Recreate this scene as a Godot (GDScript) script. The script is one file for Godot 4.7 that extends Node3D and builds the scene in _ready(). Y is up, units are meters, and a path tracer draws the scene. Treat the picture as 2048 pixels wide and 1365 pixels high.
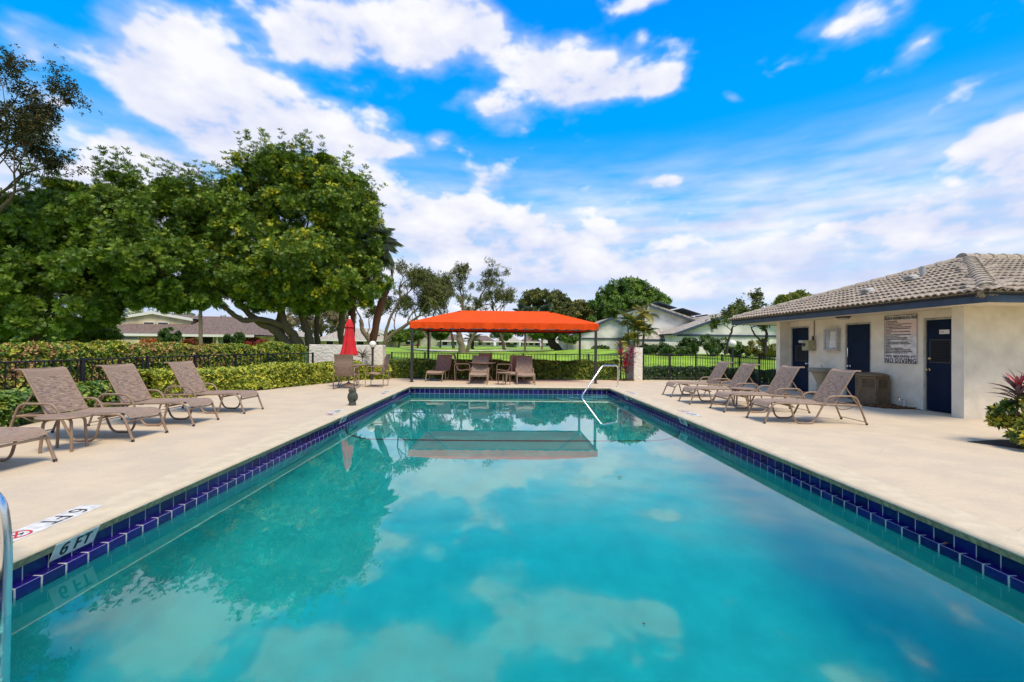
extends Node3D

# ---------------------------------------------------------------- helpers
var taken := {}
var M := {}
var T := {}
var rng := RandomNumberGenerator.new()

class Geo:
	var v := PackedVector3Array()
	var n := PackedVector3Array()
	var c := PackedColorArray()
	var uv := PackedVector2Array()
	var ix := PackedInt32Array()
	func tri(a: Vector3, b: Vector3, d: Vector3) -> void:
		var nn := (b - a).cross(d - a).normalized()
		var k := v.size()
		v.append(a); v.append(b); v.append(d)
		n.append(nn); n.append(nn); n.append(nn)
		ix.append(k); ix.append(k + 2); ix.append(k + 1)
	func quad(a: Vector3, b: Vector3, d: Vector3, e: Vector3) -> void:
		var nn := (d - a).cross(e - b).normalized()
		var k := v.size()
		v.append(a); v.append(b); v.append(d); v.append(e)
		for i in 4: n.append(nn)
		for i in [0, 2, 1, 0, 3, 2]: ix.append(k + i)
	func poly(p: Array) -> void:
		for i in range(1, p.size() - 1): tri(p[0], p[i], p[i + 1])
	# a box between two corners
	func box(a: Vector3, b: Vector3) -> void:
		bevel_box((a + b) * 0.5, (b - a).abs(), 0.0)
	func bevel_box(at: Vector3, s: Vector3, bev: float, q := Basis()) -> void:
		var h := s * 0.5
		if bev <= 0.0:
			for ax in 3:
				for sg in [-1.0, 1.0]:
					var u := (ax + 1) % 3
					var w := (ax + 2) % 3
					var p := []
					for m in [[-1, -1], [1, -1], [1, 1], [-1, 1]]:
						var r := Vector3()
						r[ax] = sg * h[ax]
						r[u] = m[0] * h[u] * sg
						r[w] = m[1] * h[w]
						p.append(at + q * r)
					quad(p[0], p[1], p[2], p[3])
			return
		for ax in 3:
			var u := (ax + 1) % 3
			var w := (ax + 2) % 3
			for sg in [-1.0, 1.0]:
				var p := []
				for m in [[-1, -1], [1, -1], [1, 1], [-1, 1]]:
					var r := Vector3()
					r[ax] = sg * h[ax]
					r[u] = m[0] * (h[u] - bev) * sg
					r[w] = m[1] * (h[w] - bev)
					p.append(at + q * r)
				quad(p[0], p[1], p[2], p[3])
			# edges along axis ax
			for su in [-1.0, 1.0]:
				for sw in [-1.0, 1.0]:
					var a := Vector3(); var b := Vector3()
					a[u] = su * h[u]; a[w] = sw * (h[w] - bev)
					b[u] = su * (h[u] - bev); b[w] = sw * h[w]
					var l := Vector3(); l[ax] = h[ax] - bev
					var A := at + q * (a - l); var B := at + q * (a + l); var C := at + q * (b + l); var D := at + q * (b - l)
					if su * sw < 0: quad(A, B, C, D)
					else: quad(D, C, B, A)
		for sx in [-1.0, 1.0]:
			for sy in [-1.0, 1.0]:
				for sz in [-1.0, 1.0]:
					var a := at + q * Vector3(sx * h.x, sy * (h.y - bev), sz * (h.z - bev))
					var b := at + q * Vector3(sx * (h.x - bev), sy * h.y, sz * (h.z - bev))
					var d := at + q * Vector3(sx * (h.x - bev), sy * (h.y - bev), sz * h.z)
					if sx * sy * sz > 0: tri(a, b, d)
					else: tri(a, d, b)
	# a tube along points; r is a number or an Array of radii; flat squashes it across its second axis
	func tube(p: Array, r, sides := 8, closed := false, flat := 1.0, caps := true) -> void:
		var m := p.size()
		if m < 2: return
		var side := Vector3()
		var rings := []
		for i in m:
			var t: Vector3
			if closed: t = (p[(i + 1) % m] - p[(i - 1 + m) % m]).normalized()
			elif i == 0: t = (p[1] - p[0]).normalized()
			elif i == m - 1: t = (p[i] - p[i - 1]).normalized()
			else: t = ((p[i + 1] - p[i]).normalized() + (p[i] - p[i - 1]).normalized()).normalized()
			if i == 0:
				side = t.cross(Vector3.UP if absf(t.y) < 0.9 else Vector3.RIGHT).normalized()
			else:
				side = (side - t * side.dot(t)).normalized()
			var up := side.cross(t).normalized()
			var rr: float = r[i] if r is Array else r
			var k := v.size()
			rings.append(k)
			for j in sides:
				var a := TAU * j / sides
				var d := side * cos(a) + up * sin(a) * flat
				v.append(p[i] + d * rr)
				n.append((side * cos(a) * flat + up * sin(a)).normalized())
		var count := m if closed else m - 1
		for i in count:
			var a: int = rings[i]
			var b: int = rings[(i + 1) % m]
			for j in sides:
				var j2 := (j + 1) % sides
				for q in [a + j, a + j2, b + j2, a + j, b + j2, b + j]: ix.append(q)
		if caps and not closed:
			for e in [0, m - 1]:
				var t: Vector3 = (p[0] - p[1]).normalized() if e == 0 else (p[m - 1] - p[m - 2]).normalized()
				var k := v.size()
				for j in sides:
					v.append(v[rings[e] + j]); n.append(t)
				for j in range(1, sides - 1):
					if e == 0: ix.append(k); ix.append(k + j + 1); ix.append(k + j)
					else: ix.append(k); ix.append(k + j); ix.append(k + j + 1)
	# profile of Vector2(radius, height), turned about y
	func lathe(prof: Array, sides: int, at := Vector3(), lobes := 0, depth := 0.0, sx := 1.0, sz := 1.0) -> void:
		var rows := []
		for p in prof:
			var row := []
			for j in sides + 1:
				var a := TAU * j / sides
				var rr: float = p.x * (1.0 + depth * cos(a * lobes)) if lobes > 0 else p.x
				row.append(at + Vector3(cos(a) * rr * sx, p.y, sin(a) * rr * sz))
			rows.append(row)
		sheet(rows)
	# a smooth sheet over rows of points
	func sheet(rows: Array, flip := false) -> void:
		var h := rows.size()
		var w: int = rows[0].size()
		var k := v.size()
		for i in h:
			for j in w:
				var du: Vector3 = rows[i][mini(j + 1, w - 1)] - rows[i][maxi(j - 1, 0)]
				if rows[i][0].is_equal_approx(rows[i][w - 1]) and (j == 0 or j == w - 1): du = rows[i][1] - rows[i][w - 2]
				var dv: Vector3 = rows[mini(i + 1, h - 1)][j] - rows[maxi(i - 1, 0)][j]
				var nn := dv.cross(du)
				if nn.length_squared() < 1e-16: nn = Vector3.UP
				v.append(rows[i][j])
				uv.append(Vector2(float(j) / (w - 1), float(i) / maxi(h - 1, 1)))
				n.append(-nn.normalized() if flip else nn.normalized())
		for i in h - 1:
			for j in w - 1:
				var a := k + i * w + j
				var q := [a, a + 1, a + w + 1, a, a + w + 1, a + w] if not flip else [a, a + w + 1, a + 1, a, a + w, a + w + 1]
				for e in q: ix.append(e)
	func ball(at: Vector3, r: Vector3, rings := 10, sides := 14) -> void:
		var rows := []
		for i in rings + 1:
			var t := PI * i / rings - PI / 2
			var row := []
			for j in sides + 1:
				var a := TAU * j / sides
				row.append(at + Vector3(cos(a) * cos(t) * r.x, sin(t) * r.y, sin(a) * cos(t) * r.z))
			rows.append(row)
		var k := v.size()
		sheet(rows)
		for i in range(k, v.size()): n[i] = ((v[i] - at) / (r * r)).normalized()
	func move(t: Transform3D, from := 0) -> void:
		for i in range(from, v.size()):
			v[i] = t * v[i]
			n[i] = (t.basis * n[i]).normalized()
	func mesh() -> ArrayMesh:
		var a := []
		a.resize(Mesh.ARRAY_MAX)
		a[Mesh.ARRAY_VERTEX] = v
		a[Mesh.ARRAY_NORMAL] = n
		if c.size() == v.size() and c.size() > 0: a[Mesh.ARRAY_COLOR] = c
		if uv.size() == v.size() and uv.size() > 0: a[Mesh.ARRAY_TEX_UV] = uv
		a[Mesh.ARRAY_INDEX] = ix
		var m := ArrayMesh.new()
		m.add_surface_from_arrays(Mesh.PRIMITIVE_TRIANGLES, a)
		return m

func V(x: float, y: float, z: float) -> Vector3: return Vector3(x, y, z)

# rounds the corners of a polyline
func fillet(p: Array, r: float, seg := 4) -> Array:
	var out := [p[0]]
	for i in range(1, p.size() - 1):
		var a: Vector3 = p[i - 1] - p[i]
		var b: Vector3 = p[i + 1] - p[i]
		var d := minf(r, minf(a.length(), b.length()) * 0.48)
		var s: Vector3 = p[i] + a.normalized() * d
		var e: Vector3 = p[i] + b.normalized() * d
		for k in seg + 1:
			var t := float(k) / seg
			out.append(s.lerp(p[i], t).lerp(Vector3(p[i]).lerp(e, t), t))
	out.append(p[-1])
	return out

func numbered(called: String) -> String:
	if not taken.has(called):
		taken[called] = 0
		return called
	taken[called] += 1
	return "%s_%03d" % [called, taken[called]]

func tag(o: Node, label: String, category := "", group := "", kind := "") -> Node:
	if label: o.set_meta("label", label)
	if category: o.set_meta("category", category)
	if group: o.set_meta("group", group)
	if kind: o.set_meta("kind", kind)
	return o

func thing(called: String, label: String, category: String, at := Vector3(), turn := 0.0, group := "") -> Node3D:
	var o := Node3D.new()
	o.name = numbered(called)
	o.position = at
	o.rotation.y = turn
	add_child(o)
	tag(o, label, category, group)
	return o

# one mesh, named, under its thing
func obj(called: String, g, m: Material, parent: Node = null) -> MeshInstance3D:
	var o := MeshInstance3D.new()
	o.mesh = g.mesh() if g is Geo else g
	o.material_override = m
	if parent == null:
		o.name = numbered(called)
		add_child(o)
	else:
		o.name = called
		parent.add_child(o, true)
	return o

# a part whose shape is given in the scene's own coordinates
func wobj(called: String, g, m: Material, parent: Node3D) -> MeshInstance3D:
	var o := obj(called, g, m, parent)
	var p := Vector3()
	var q: Node = parent
	while q is Node3D and q != self:
		p += q.position
		q = q.get_parent()
	o.position = -p
	return o

func struct(called: String, g, m: Material, label := "") -> MeshInstance3D:
	var o := obj(called, g, m)
	o.set_meta("kind", "structure")
	if label: o.set_meta("label", label)
	return o

func copy(o: Node3D, at: Vector3, turn: float, label: String, group := "") -> Node3D:
	var r: Node3D = o.duplicate()
	r.name = numbered(String(o.name).trim_suffix("_000"))
	add_child(r)
	r.scale = Vector3.ONE
	r.position = at
	r.rotation.y = turn
	if label: r.set_meta("label", label)
	if group: r.set_meta("group", group)
	return r

# ---------------------------------------------------------------- materials
func noise_image(size: int, freq: float, oct: int, sd: int, lo: float, hi: float, kind := FastNoiseLite.TYPE_SIMPLEX_SMOOTH) -> Image:
	var f := FastNoiseLite.new()
	f.seed = sd
	f.noise_type = kind
	f.frequency = freq
	f.fractal_octaves = oct
	var im := f.get_seamless_image(size, size)
	var d := im.get_data()
	for i in d.size(): d[i] = int(clampf(lo + (hi - lo) * d[i] / 255.0, 0, 1) * 255.0)
	return Image.create_from_data(size, size, false, Image.FORMAT_L8, d)

func tex(im: Image) -> ImageTexture: return ImageTexture.create_from_image(im)

func bump(size: int, freq: float, oct: int, sd: int, strength: float) -> ImageTexture:
	var im := noise_image(size, freq, oct, sd, 0, 1)
	im.convert(Image.FORMAT_RGBA8)
	im.bump_map_to_normal_map(strength)
	return tex(im)

func mat(r: float, g: float, b: float, rough: float, o := {}) -> StandardMaterial3D:
	var m := StandardMaterial3D.new()
	m.albedo_color = Color(r, g, b).linear_to_srgb()
	m.roughness = rough
	if o.has("tex"):
		m.albedo_texture = o.tex
		m.uv1_triplanar = true
		m.uv1_world_triplanar = o.get("world", false)
		m.uv1_scale = Vector3.ONE * float(o.get("scale", 1.0)) if not o.get("scale") is Vector3 else o.scale
	if o.has("normal"):
		m.normal_enabled = true
		m.normal_texture = o.normal
		m.normal_scale = o.get("nscale", 1.0)
		m.uv1_triplanar = true
		m.uv1_world_triplanar = o.get("world", false)
		if not o.has("tex"): m.uv1_scale = Vector3.ONE * float(o.get("scale", 1.0))
	if o.has("metal"): m.metallic = o.metal
	if o.has("spec"): m.metallic_specular = o.spec
	if o.has("back"):
		m.backlight_enabled = true
		m.backlight = o.back
	if o.get("tint", false): m.vertex_color_use_as_albedo = true
	if o.has("coat"):
		m.clearcoat_enabled = true
		m.clearcoat = o.coat
		m.clearcoat_roughness = 0.08
	return m

# streaks across a woven sling: dark and pale threads, stretched along u
func weave_image(sd: int) -> Image:
	var f := FastNoiseLite.new()
	f.seed = sd
	f.frequency = 0.02
	f.fractal_octaves = 3
	var g := FastNoiseLite.new()
	g.seed = sd + 4
	g.frequency = 0.05
	var w := 256
	var h := 512
	var d := PackedByteArray()
	d.resize(w * h * 3)
	for y in h:
		for x in w:
			var s := f.get_noise_2d(x * 0.6, y * 13.0) + 0.6 * g.get_noise_2d(x * 0.5, y * 16.0)
			var t := clampf(0.6 + s * 0.5, 0.0, 1.0)
			var warm := clampf(0.55 + 1.1 * g.get_noise_2d(x * 0.4 + 400, y * 5.0 + 90), 0, 1)
			var a := Color(0.90, 0.86, 0.85).lerp(Color(1.0, 0.9, 0.78), warm)
			a = Color(0.45, 0.39, 0.38).lerp(a, t)
			var k := (y * w + x) * 3
			var m := 0.9 if (x / 2 + y / 2) % 2 == 0 else 1.0
			d[k] = int(a.r * 255 * m); d[k + 1] = int(a.g * 255 * m); d[k + 2] = int(a.b * 255 * m)
	return Image.create_from_data(w, h, false, Image.FORMAT_RGB8, d)

# poured concrete: pale blotches, faint trowel marks, specks
func concrete_image(size: int, sd: int) -> Image:
	var f := FastNoiseLite.new(); f.seed = sd; f.frequency = 0.006; f.fractal_octaves = 5
	var g := FastNoiseLite.new(); g.seed = sd + 1; g.frequency = 0.11; g.fractal_octaves = 2
	var a := f.get_seamless_image(size, size).get_data()
	var b := g.get_seamless_image(size, size).get_data()
	var r := RandomNumberGenerator.new(); r.seed = sd
	var d := PackedByteArray()
	d.resize(size * size * 3)
	for i in size * size:
		var s := a[i] / 255.0
		var t := b[i] / 255.0
		var l := 0.965 + 0.035 * smoothstep(0.2, 0.8, s) - 0.025 * t
		if r.randf() < 0.0012: l *= r.randf_range(0.72, 0.93)
		d[i * 3] = int(clampf(l * (1.0 + 0.012 * (s - 0.5)), 0, 1) * 255)
		d[i * 3 + 1] = int(clampf(l * (0.995 - 0.01 * (t - 0.5)), 0, 1) * 255)
		d[i * 3 + 2] = int(clampf(l * (0.985 + 0.03 * (0.5 - s)), 0, 1) * 255)
	for c in 5:
		var x := r.randf() * size
		var y := r.randf() * size
		var way := r.randf_range(-0.5, 0.5) + (PI if r.randf() < 0.5 else 0.0)
		for k in int(r.randf_range(60, 210)):
			way += r.randf_range(-0.22, 0.22)
			x += cos(way); y += sin(way)
			var i := (posmod(int(y), size) * size + posmod(int(x), size)) * 3
			for q in 3: d[i + q] = int(d[i + q] * 0.84)
	return Image.create_from_data(size, size, false, Image.FORMAT_RGB8, d)

func make_materials() -> void:
	T.mottle = tex(noise_image(512, 0.012, 5, 3, 0.62, 1.15))
	T.soft = tex(noise_image(512, 0.008, 4, 8, 0.82, 1.08))
	T.faint = tex(noise_image(512, 0.01, 5, 9, 0.91, 1.02))
	T.grain = tex(noise_image(512, 0.09, 3, 5, 0.72, 1.1))
	T.stain = tex(noise_image(512, 0.02, 6, 21, 0.5, 1.25))
	T.nrough = bump(512, 0.06, 4, 11, 5.0)
	T.nstucco = bump(512, 0.035, 5, 12, 9.0)
	T.nwater = bump(512, 0.012, 3, 13, 2.2)
	T.nweave = bump(256, 0.25, 2, 14, 3.0)
	T.weave = tex(weave_image(31))
	T.concrete = tex(concrete_image(1024, 41))
	M.deck = mat(0.575, 0.472, 0.338, 0.85, {"tex": T.concrete, "world": true, "scale": 0.21, "normal": T.nrough, "nscale": 0.12})
	M.coping = mat(0.60, 0.50, 0.345, 0.8, {"tex": T.faint, "world": true, "scale": 0.9, "normal": T.nrough, "nscale": 0.2})
	M.coping_face = mat(0.42, 0.36, 0.2, 0.85, {"tex": T.stain, "world": true, "scale": 1.4, "normal": T.nrough, "nscale": 0.4})
	M.plaster = mat(0.05, 0.50, 0.48, 0.9, {"tex": T.faint, "world": true, "scale": 0.4})
	M.step_plaster = mat(0.86, 0.92, 0.86, 0.9, {"tex": T.soft, "world": true, "scale": 0.6})
	M.grout = mat(0.66, 0.63, 0.58, 0.9, {"tex": T.grain, "scale": 2.0})
	M.tile = mat(0.004, 0.003, 0.115, 0.15, {"tex": T.soft, "scale": 5.0, "spec": 0.4})
	M.ledge_tile = mat(0.011, 0.004, 0.15, 0.16, {"tex": T.soft, "scale": 5.0, "spec": 0.45})
	M.line_tile = mat(0.008, 0.008, 0.02, 0.3)
	M.marker = mat(0.72, 0.70, 0.66, 0.4, {"tex": T.soft, "scale": 3.0})
	M.ink = mat(0.012, 0.012, 0.014, 0.6)
	M.red_ink = mat(0.55, 0.02, 0.02, 0.6)
	M.stucco = mat(0.82, 0.73, 0.57, 0.92, {"tex": T.faint, "world": true, "scale": 0.4, "normal": T.nstucco, "nscale": 0.16})
	M.white_stucco = mat(0.78, 0.72, 0.61, 0.92, {"tex": T.faint, "world": true, "scale": 0.4, "normal": T.nstucco, "nscale": 0.4})
	M.fascia = mat(0.036, 0.060, 0.098, 0.55, {"tex": T.soft, "world": true, "scale": 0.8})
	M.drip = mat(0.02, 0.02, 0.022, 0.6, {"tex": T.stain, "world": true, "scale": 2.0})
	M.door = mat(0.002, 0.014, 0.042, 0.45, {"spec": 0.25, "tex": T.soft, "world": true, "scale": 0.7})
	M.door_frame = mat(0.42, 0.40, 0.34, 0.6, {"tex": T.soft, "scale": 1.0})
	M.louver = mat(0.03, 0.035, 0.04, 0.45)
	M.steel = mat(0.75, 0.75, 0.76, 0.22, {"metal": 1.0})
	M.brass = mat(0.6, 0.45, 0.22, 0.3, {"metal": 1.0})
	M.roof_tile = []
	for k in 5:
		var s: float = [0.86, 1.0, 1.12, 0.95, 1.05][k]
		M.roof_tile.append(mat(0.43 * s, 0.345 * s, 0.255 * s + 0.01 * (k % 2), 0.9, {"tex": T.stain, "world": true, "scale": 0.8 + 0.3 * k, "normal": T.nrough, "nscale": 0.5}))
	M.ridge = mat(0.47, 0.385, 0.29, 0.92, {"tex": T.stain, "world": true, "scale": 1.3, "normal": T.nrough, "nscale": 0.6})
	M.mortar = mat(0.33, 0.27, 0.18, 0.95, {"tex": T.stain, "world": true, "scale": 2.0, "normal": T.nstucco, "nscale": 1.0})
	M.frame = mat(0.30, 0.20, 0.13, 0.5, {"tex": T.soft, "scale": 2.0})
	M.sling = mat(0.57, 0.49, 0.415, 0.8)
	M.sling.albedo_texture = T.weave
	M.sling.uv1_scale = V(1.4, 2.2, 1.0)
	M.iron = mat(0.012, 0.012, 0.018, 0.45, {"tex": T.soft, "world": true, "scale": 2.0})
	M.bronze = mat(0.035, 0.03, 0.03, 0.5, {"tex": T.soft, "world": true, "scale": 2.0})
	M.orange = mat(0.86, 0.088, 0.010, 0.75, {"tex": T.faint, "world": true, "scale": 0.5, "normal": T.nweave, "nscale": 0.15, "back": Color(0.5, 0.06, 0.01), "spec": 0.2})
	M.red = mat(0.62, 0.008, 0.012, 0.75, {"tex": T.soft, "world": true, "scale": 1.2})
	M.globe = mat(0.80, 0.76, 0.66, 0.3)
	M.owl = mat(0.085, 0.095, 0.07, 0.8, {"tex": T.stain, "scale": 6.0, "normal": T.nrough, "nscale": 0.8})
	M.bin = mat(0.19, 0.12, 0.058, 0.6, {"tex": T.soft, "scale": 2.0})
	M.bin_lid = mat(0.2, 0.135, 0.068, 0.55, {"tex": T.soft, "scale": 2.0})
	M.box_paint = mat(0.38, 0.35, 0.2, 0.55, {"tex": T.soft, "scale": 3.0})
	M.alu = mat(0.48, 0.47, 0.42, 0.45, {"tex": T.soft, "scale": 2.0})
	M.paper = mat(0.75, 0.70, 0.66, 0.8)
	M.sign = mat(0.76, 0.70, 0.66, 0.6, {"tex": T.soft, "scale": 1.2})
	M.sign_pink = mat(0.76, 0.58, 0.51, 0.6)
	M.stone = mat(0.33, 0.30, 0.22, 0.85, {"tex": T.grain, "scale": 4.0})
	M.tan = mat(0.5, 0.40, 0.25, 0.7, {"tex": T.grain, "scale": 3.0})
	M.pvc = mat(0.75, 0.74, 0.7, 0.5)
	M.vent = mat(0.42, 0.41, 0.38, 0.6)
	M.mulch = mat(0.10, 0.05, 0.022, 0.95, {"tex": T.stain, "world": true, "scale": 1.8, "normal": T.nstucco, "nscale": 1.5})
	M.chip = mat(1, 1, 1, 0.95, {"tint": true})
	M.soil = mat(0.035, 0.024, 0.015, 0.95, {"tex": T.stain, "world": true, "scale": 1.5})
	M.lawn = mat(0.25, 0.42, 0.018, 0.95, {"tex": T.mottle, "world": true, "scale": 0.06})
	M.sand = mat(0.72, 0.62, 0.45, 0.95, {"tex": T.soft, "world": true, "scale": 0.3})
	M.leaf = mat(1, 1, 1, 0.5, {"tint": true, "back": Color(0.5, 0.5, 0.5), "spec": 0.45})
	M.leaf_dull = mat(1, 1, 1, 0.75, {"tint": true, "back": Color(0.4, 0.4, 0.4), "spec": 0.3})
	M.bark = mat(0.16, 0.115, 0.075, 0.95, {"tex": T.stain, "scale": 1.6, "normal": T.nstucco, "nscale": 1.2})
	M.bark_dark = mat(0.06, 0.042, 0.03, 0.95, {"tex": T.stain, "scale": 1.6, "normal": T.nstucco, "nscale": 1.2})
	M.bark_pale = mat(0.27, 0.205, 0.14, 0.95, {"tex": T.stain, "scale": 1.2, "normal": T.nstucco, "nscale": 1.0})
	M.bark_red = mat(0.17, 0.06, 0.035, 0.95, {"tex": T.stain, "scale": 2.0, "normal": T.nstucco, "nscale": 1.4})
	M.cream_wall = mat(0.66, 0.54, 0.34, 0.9, {"tex": T.soft, "world": true, "scale": 0.15})
	M.yellow_wall = mat(0.62, 0.50, 0.30, 0.9, {"tex": T.soft, "world": true, "scale": 0.15})
	M.grey_wall = mat(0.76, 0.73, 0.66, 0.9, {"tex": T.soft, "world": true, "scale": 0.15})
	M.green_wall = mat(0.46, 0.45, 0.32, 0.9, {"tex": T.soft, "world": true, "scale": 0.15})
	M.brown_roof = mat(0.21, 0.145, 0.115, 0.9, {"tex": T.stain, "world": true, "scale": 0.35, "normal": T.nstucco, "nscale": 0.6})
	M.pale_roof = mat(0.48, 0.42, 0.34, 0.9, {"tex": T.stain, "world": true, "scale": 0.35})
	M.white_trim = mat(0.74, 0.72, 0.66, 0.6)
	M.slate_trim = mat(0.035, 0.06, 0.085, 0.6)
	M.glass = mat(0.012, 0.016, 0.018, 0.06, {"spec": 0.6})
	M.curtain = mat(0.42, 0.5, 0.42, 0.8)
	var w := StandardMaterial3D.new()
	w.albedo_color = Color(0.5, 0.95, 0.95, 0.0)
	w.roughness = 0.0
	w.metallic_specular = 0.7
	w.clearcoat_enabled = true
	w.clearcoat = 0.55
	w.clearcoat_roughness = 0.0
	w.refraction_enabled = true
	w.refraction_scale = 0.0333
	w.normal_enabled = true
	w.normal_texture = T.nwater
	w.normal_scale = 0.022
	w.uv1_triplanar = true
	w.uv1_world_triplanar = true
	w.uv1_scale = Vector3.ONE * 0.28
	M.water = w

# ---------------------------------------------------------------- sky
func make_sky() -> Sky:
	# clouds as [azimuth, elevation, half width, half height, strength], degrees
	var c := []
	for b in [[-37.5, 27.1, 6.8, 4.5, 1.00], [-30.9, 25.1, 7.0, 4.1, 1.00], [-23.8, 24.3, 9.7, 2.7, 1.00], [-15.8, 23.7, 4.2, 1.2, 0.80], [-34.5, 25.9, 6.0, 3.4, 1.00], [-14.8, 33.7, 10.9, 3.3, 1.00]]: c.append(b)
	for b in [[-7.4, 36.1, 7.0, 2.5, 1.00], [-22.9, 33.6, 4.9, 2.1, 0.90], [-27.1, 31.8, 2.5, 1.9, 0.60], [-3.5, 36.9, 3.9, 1.9, 0.80], [7.0, 32.1, 7.7, 3.1, 1.00], [12.7, 30.8, 5.6, 2.1, 0.90]]: c.append(b)
	for b in [[18.8, 29.9, 2.7, 1.4, 0.80], [20.0, 30.9, 1.2, 1.1, 0.60], [-1.7, 28.4, 4.9, 1.3, 0.80], [-0.1, 26.4, 3.6, 1.2, 0.60], [-7.8, 24.9, 2.7, 1.2, 0.70], [-46.7, 23.6, 2.1, 1.7, 0.60]]: c.append(b)
	for b in [[-45.8, 20.6, 1.8, 1.1, 0.60], [-47.4, 25.9, 1.7, 1.4, 0.40], [17.6, 36.9, 3.7, 0.8, 0.80], [40.1, 31.1, 5.1, 1.7, 0.50], [43.8, 27.1, 2.1, 1.5, 0.45], [47.8, 22.2, 2.5, 1.5, 0.40]]: c.append(b)
	for b in [[47.8, 17.8, 3.4, 2.0, 1.00], [50.1, 17.1, 1.7, 2.7, 1.00], [45.9, 12.8, 7.2, 2.0, 0.90], [49.0, 13.8, 3.5, 2.1, 0.90], [41.7, 17.7, 1.1, 1.1, 0.60], [40.1, 12.4, 5.9, 1.5, 0.70]]: c.append(b)
	for b in [[-3.8, 14.6, 11.0, 2.7, 1.00], [11.0, 14.0, 18.9, 4.2, 0.70], [-10.2, 16.1, 9.4, 2.9, 0.80], [18.9, 19.9, 4.7, 1.4, 0.80], [-1.6, 20.6, 4.5, 1.7, 0.80], [24.1, 6.9, 6.0, 1.3, 0.70]]: c.append(b)
	for b in [[34.2, 9.6, 9.1, 2.1, 0.60], [12.3, 9.7, 15.6, 2.2, 0.80], [-7.0, 9.6, 12.7, 2.5, 0.70], [-38.5, 18.2, 6.2, 1.8, 0.90], [-42.8, 15.7, 5.1, 2.2, 0.80], [-24.8, 20.1, 13.2, 3.1, 0.80]]: c.append(b)
	for b in [[26.7, 27.2, 1.2, 0.8, 0.60], [18.0, 34.1, 1.1, 0.8, 0.35], [44.2, 9.4, 5.5, 1.4, 0.70]]: c.append(b)
	# the same kind of clouds all round and overhead
	var r := RandomNumberGenerator.new()
	r.seed = 77
	for i in 230:
		var e := rad_to_deg(asin(r.randf_range(0.1, 1.0)))
		var a := r.randf_range(-180, 180)
		var s := r.randf_range(2.5, 8.0)
		if absf(a) < 62 and e < 43: continue
		var wide := s / maxf(cos(deg_to_rad(e)), 0.12)
		c.append([a, e, minf(wide, 60.0), s * r.randf_range(0.35, 0.6), r.randf_range(0.6, 1.0)])
	var f := FastNoiseLite.new(); f.seed = 5; f.frequency = 4.6; f.fractal_octaves = 6; f.fractal_gain = 0.55
	var g := FastNoiseLite.new(); g.seed = 9; g.frequency = 2.1; g.fractal_octaves = 3
	var W := 3072
	var H := 1536
	var d := PackedFloat32Array()
	d.resize(W * H * 3)
	var bins := []
	for q in 72: bins.append([])
	for b in c:
		var lo := int(floor((b[0] - b[2] * 1.9 - 5 + 180) / 5.0))
		var hi := int(floor((b[0] + b[2] * 1.9 + 5 + 180) / 5.0))
		if hi - lo >= 71: lo = 0; hi = 71
		for q in range(lo, hi + 1): bins[posmod(q, 72)].append(b)
	for j in H:
		var el := (0.5 - (j + 0.5) / H) * PI
		var eld := rad_to_deg(el)
		var se := sin(el)
		var ce := cos(el)
		var t := clampf(eld / 34.0, 0, 1)
		var sky := Color(0.50, 0.72, 0.97).lerp(Color(0.10, 0.53, 1.0), smoothstep(0.1, 0.55, t)).lerp(Color(0.0, 0.385, 1.0), smoothstep(0.42, 0.75, t)).lerp(Color(0.0, 0.29, 0.97), smoothstep(0.72, 1.2, eld / 34.0))
		for i in W:
			var k := (j * W + i) * 3
			if eld < -1.0:
				d[k] = 0.27; d[k + 1] = 0.28; d[k + 2] = 0.27
				continue
			var az := (i + 0.5) / W * TAU
			if az > PI: az -= TAU
			var azd := rad_to_deg(az)
			var p := Vector3(ce * sin(az), se, -ce * cos(az))
			var fb := f.get_noise_3d(p.x * 1.6, p.y * 3.2, p.z * 1.6)
			var wx := g.get_noise_3dv(p * 3.0) * 2.6
			var wy := g.get_noise_3dv(p * 3.0 + Vector3(7, 3, 1)) * 1.3
			var dens := 0.0
			var under := 0.0
			for b in bins[int((azd + 180.0) / 5.0) % 72]:
				var dy: float = (eld + wy - b[1]) / b[3]
				if absf(dy) > 2.0: continue
				var da: float = azd + wx - b[0]
				if da > 180: da -= 360
				if da < -180: da += 360
				var dx: float = da / b[2]
				var q := dx * dx + dy * dy
				if q > 4.0: continue
				var ww: float = b[4] * exp(-q * 1.1)
				dens += ww
				under += ww * clampf(-dy * 0.7, -1.0, 1.0)
			var cov := smoothstep(0.32, 0.90, minf(dens, 1.0) + fb * 0.85)
			# thin streaks low down
			var veil := f.get_noise_3d(p.x * 0.9, p.y * 6.0, p.z * 0.9)
			var low := 1.0 - smoothstep(11.0, 26.0, eld)
			cov = maxf(cov, clampf((0.72 + veil * 0.9) * low, 0, 0.94))
			cov = maxf(cov, 0.62 * smoothstep(0.12, 0.95, minf(dens, 1.0) + fb * 0.45 + veil * 0.15))
			var shade := clampf(0.45 + (under / maxf(dens, 0.2)) * 0.5 - fb * 0.9, 0.0, 1.0)
			var cl := Color(0.95, 0.955, 0.985).lerp(Color(0.64, 0.69, 0.93), shade)
			var o := sky.lerp(cl, cov) * 0.9
			d[k] = o.r; d[k + 1] = o.g; d[k + 2] = o.b
	var im := Image.create_from_data(W, H, false, Image.FORMAT_RGBF, d.to_byte_array())
	var pm := PanoramaSkyMaterial.new()
	pm.panorama = ImageTexture.create_from_image(im)
	var s := Sky.new()
	s.sky_material = pm
	return s
# ---------------------------------------------------------------- ground
const XL := -2.943
const XR := 3.39
const ZF := -13.936
const ZN := -0.35
const WATER := -0.232

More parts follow.
